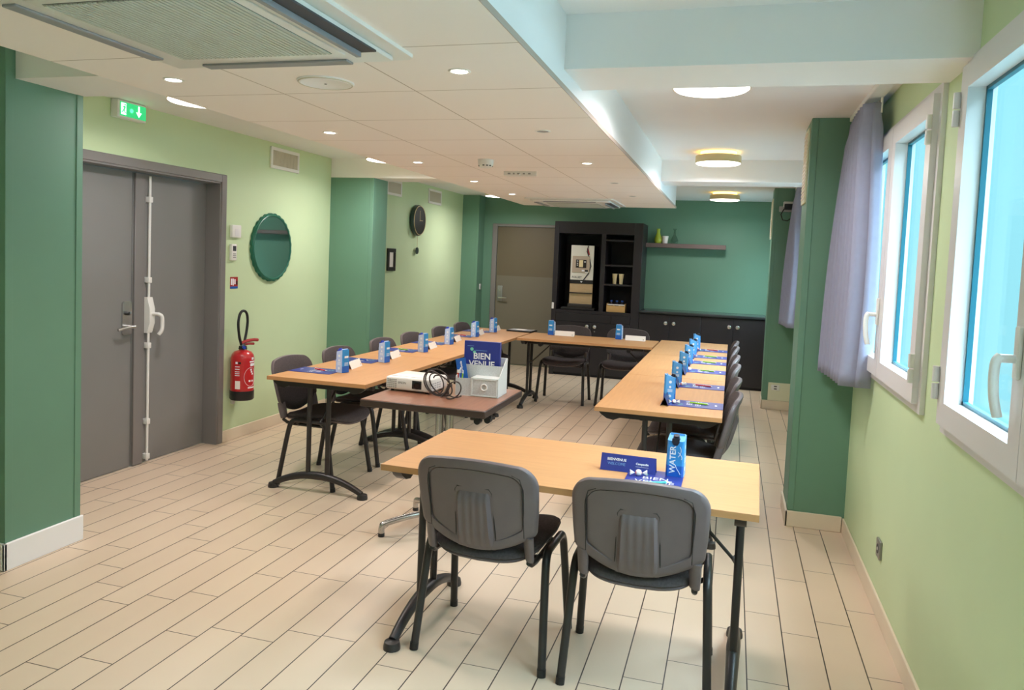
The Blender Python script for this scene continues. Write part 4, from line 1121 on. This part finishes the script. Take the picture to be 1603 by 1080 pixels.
for xa, xb, xk in ((-2.302, -1.812, -1.862), (-1.807, -1.288, -1.757)):
    d = MB().box((xa, YC0, .035), (xb, YC0+.02, .74), CB, .002, seg=1).build('door', tc)
    MB().cyl((xk, YC0, .69), (xk, YC0-.014, .69), .008, m=M['chrome'], n=12).lathe([(.012, 0), (.024, .006), (.024, .012), (.014, .018), (.0005, .02)], M['chrome'], n=24, T=Matrix.Translation((xk, YC0-.012, .69)) @ Matrix.Rotation(HP, 4, 'X')).build('knob', d)
for xa, xb in ((-2.302, -1.545), (-1.54, -1.288)): MB().box((xa, YC0, .745), (xb, YC0+.02, .857), CB, .002, seg=1).build('drawer', tc)
MB().cyl((-1.757, YC0, .625), (-1.757, YC0-.006, .625), .009, m=M['chrome'], n=14).build('lock', tc)
MB().box((-2.365, YC0-.008, .905), (-2.335, YC0, .99), M['white_plastic'], .002, seg=1).build('hinge_tag', tc)
ct = thing('low_cabinet', 'long low black cabinet with round knobs under the teal wall', 'cabinet', (0, 0, 0), 0)
xs0, xs1 = -1.170, .44
mb = MB().box((xs0, YC0+.02, .03), (xs1, y1, .915), CI).box((xs0, YC0+.03, 0), (xs1, y1, .03), CI)
mb.build('carcass', ct)
n = 4; w = (xs1-xs0)/n
for i, xk in enumerate((-.815, -.71, .17, .27)):
    xa = xs0+w*i
    d = MB().box((xa+.003, YC0, .035), (xa+w-.003, YC0+.02, .905), CB, .002, seg=1).build('door', ct)
    xk = xa+w-.05 if i % 2 == 0 else xa+.055
    MB().cyl((xk, YC0, .80), (xk, YC0-.014, .80), .008, m=M['chrome'], n=12).lathe([(.012, 0), (.024, .006), (.024, .012), (.014, .018), (.0005, .02)], M['chrome'], n=24, T=Matrix.Translation((xk, YC0-.012, .80)) @ Matrix.Rotation(HP, 4, 'X')).build('knob', d)
tag(MB().box((xs0, YC0-.02, .917), (xs1, YB, .95), M['worktop'], .004).build('worktop'), 'shiny black worktop on the long low cabinet', 'worktop')
# coffee machine
cm = thing('coffee_machine', 'white and wood-toned coffee machine in the tall black cabinet', 'coffee machine', (-1.98, YC0+.06, .902), 0)
w = .158
MB().box((-.26, -.05, 0), (.20, .30, .035), M['black_plastic'], .005).box((-w-.01, -.055, .035), (w+.01, .28, .085), M['black_metal'], .005).build('base', cm)
MB().box((-w, .0, .085), (w, .30, .88), M['black_plastic'], .006).build('case', cm)
MB().box((-w, -.006, .41), (w, .0, .88), M['machine_white'], .003, seg=1).build('front_panel', cm)
ar = MB()
ar.tube([(.075, -.0065, .875), (.06, -.0065, .80), (.10, -.0065, .70), (.12, -.0065, .60), (.09, -.0065, .50), (.03, -.0065, .415)], .008, M['print_dark'], n=6, flat=1)
ar.add([(.055, -.0068, .84), (.075, -.0068, .85), (.095, -.0068, .78), (.10, -.0068, .755), (.08, -.0068, .75), (.06, -.0068, .80)], [(0, 1, 2, 3, 4, 5)], M['red_dark'])
ar.text('FOLLIET', .038, frame_T((-.065, -.0072, .445), (1, 0, 0), (0, 0, 1)), M['print_dark'], bold=.0006)
ar.build('printed_motif', cm, fixn=False)
cpn = MB().box((-.135, -.014, .51), (.105, -.006, .735), M['machine_beige'], .003, seg=1).box((-.085, -.017, .575), (.06, -.014, .685), M['black_plastic'], .002, seg=1).box((-.04, -.0185, .585), (.015, -.017, .68), M['cream_cup'])
for z in (.605, .63, .66): cpn.box((-.07, -.0185, z), (-.055, -.017, z+.012), M['print_white'])
cpn.box((.03, -.0185, .65), (.05, -.017, .665), M['print_white']).box((.0, -.0155, .528), (.035, -.014, .55), M['print_white']).box((.045, -.0155, .525), (.085, -.014, .55), M['black_plastic']).box((.045, -.0155, .512), (.09, -.014, .522), M['print_white'])
cpn.build('control_panel', cm)
MB().box((-w, -.008, .36), (w, .0, .41), M['black_plastic']).add([(-.018, -.0085, .395), (.018, -.0085, .395), (0, -.0085, .37)], [(0, 1, 2)], M['print_white']).build('logo_band', cm, fixn=False)
MB().box((-w, -.004, .085), (w, .0, .36), M['machine_wood']).box((-w, -.022, .225), (w, -.004, .240), M['black_metal']).build('dispensing_bay', cm)
# cups
for x, lab in ((-1.535, 'stack of cream paper cups on the cabinet shelf, next to the coffee machine'), (-1.445, 'stack of cream paper cups on the cabinet shelf, towards the worktop')):
    c = MB()
    c.lathe([(.024, 0), (.027, .075), (.030, .08), (.033, .125), (.036, .13), (.037, .138), (.034, .139), (.03, .10)], M['cream_cup'], n=24)
    o = c.build('paper_cup'); o.location = (x, YC0+.10, 1.278); tag(o, lab, 'cup', 'paper cups')
# wooden crate with small blue bottles
cr = thing('wooden_crate', 'small open wooden crate in the bottom niche of the tall cabinet', 'crate', (-1.492, YC0+.12, .902), 0)
c = MB()
for a, b_ in (((-.125, -.09, 0), (.125, -.08, .085)), ((-.125, .08, 0), (.125, .09, .085)), ((-.125, -.08, 0), (-.115, .08, .115)), ((.115, -.08, 0), (.125, .08, .115)), ((-.115, -.08, 0), (.115, .08, .008))): c.box(a, b_, M['light_wood'], .001, seg=1)
c.build('crate_body', cr)
MB().box((-.115, -.088, .092), (.115, -.075, .106), M['white_plastic'], .003).build('crate_handle', cr)
for i, x in enumerate((-.075, .0, .075)):
    b = thing('small_bottle', 'small blue-capped bottle in the wooden crate, %s' % ['by the coffee machine end', 'in the middle', 'by the worktop end'][i], 'bottle', (-1.492+x, YC0+.12, .911), 0, 'bottles in the crate')
    MB().lathe([(.0005, 0), (.026, 0), (.028, .01), (.028, .09), (.012, .115), (.012, .13)], M['cap_dark'], n=18).build('bottle_body', b)
    MB().cyl((0, 0, .128), (0, 0, .146), .016, m=M['pen_blue'], n=16).build('cap', b)
# shelf with vases
tag(MB().box((-1.25, YB-.20, 1.80), (-.115, YB, 1.858), M['shelf_wood'], .002, seg=1).build('wall_shelf'), 'floating grey-brown shelf on the teal back wall', 'shelf')
zs = 1.8585; ys_ = YB-.11
o = MB().lathe([(.0005, 0), (.040, 0), (.052, .03), (.050, .07), (.030, .12), (.022, .15), (.024, .20), (.020, .2005), (.018, .16), (.03, .08), (.0005, .02)], M['vase_green'], n=28).build('vase'); o.location = (-1.02, ys_, zs); tag(o, 'lime green bottle-shaped vase on the floating shelf', 'vase')
o = MB().lathe([(.0005, 0), (.034, 0), (.046, .10), (.042, .102), (.034, .03), (.0005, .02)], M['white_plastic'], n=28).build('flower_pot'); o.location = (-.925, ys_, zs); tag(o, 'small white pot on the floating shelf', 'pot')
o = MB().lathe([(.0005, .002), (.045, .002), (.055, .04), (.04, .08), (.016, .12), (.014, .18), (.03, .205), (.026, .205), (.011, .18), (.013, .12), (.036, .078), (.05, .04), (.0005, .008)], M['clear_glass'], n=28).build('glass_carafe'); o.location = (-.80, ys_, zs); tag(o, 'clear glass carafe on the floating shelf', 'carafe')
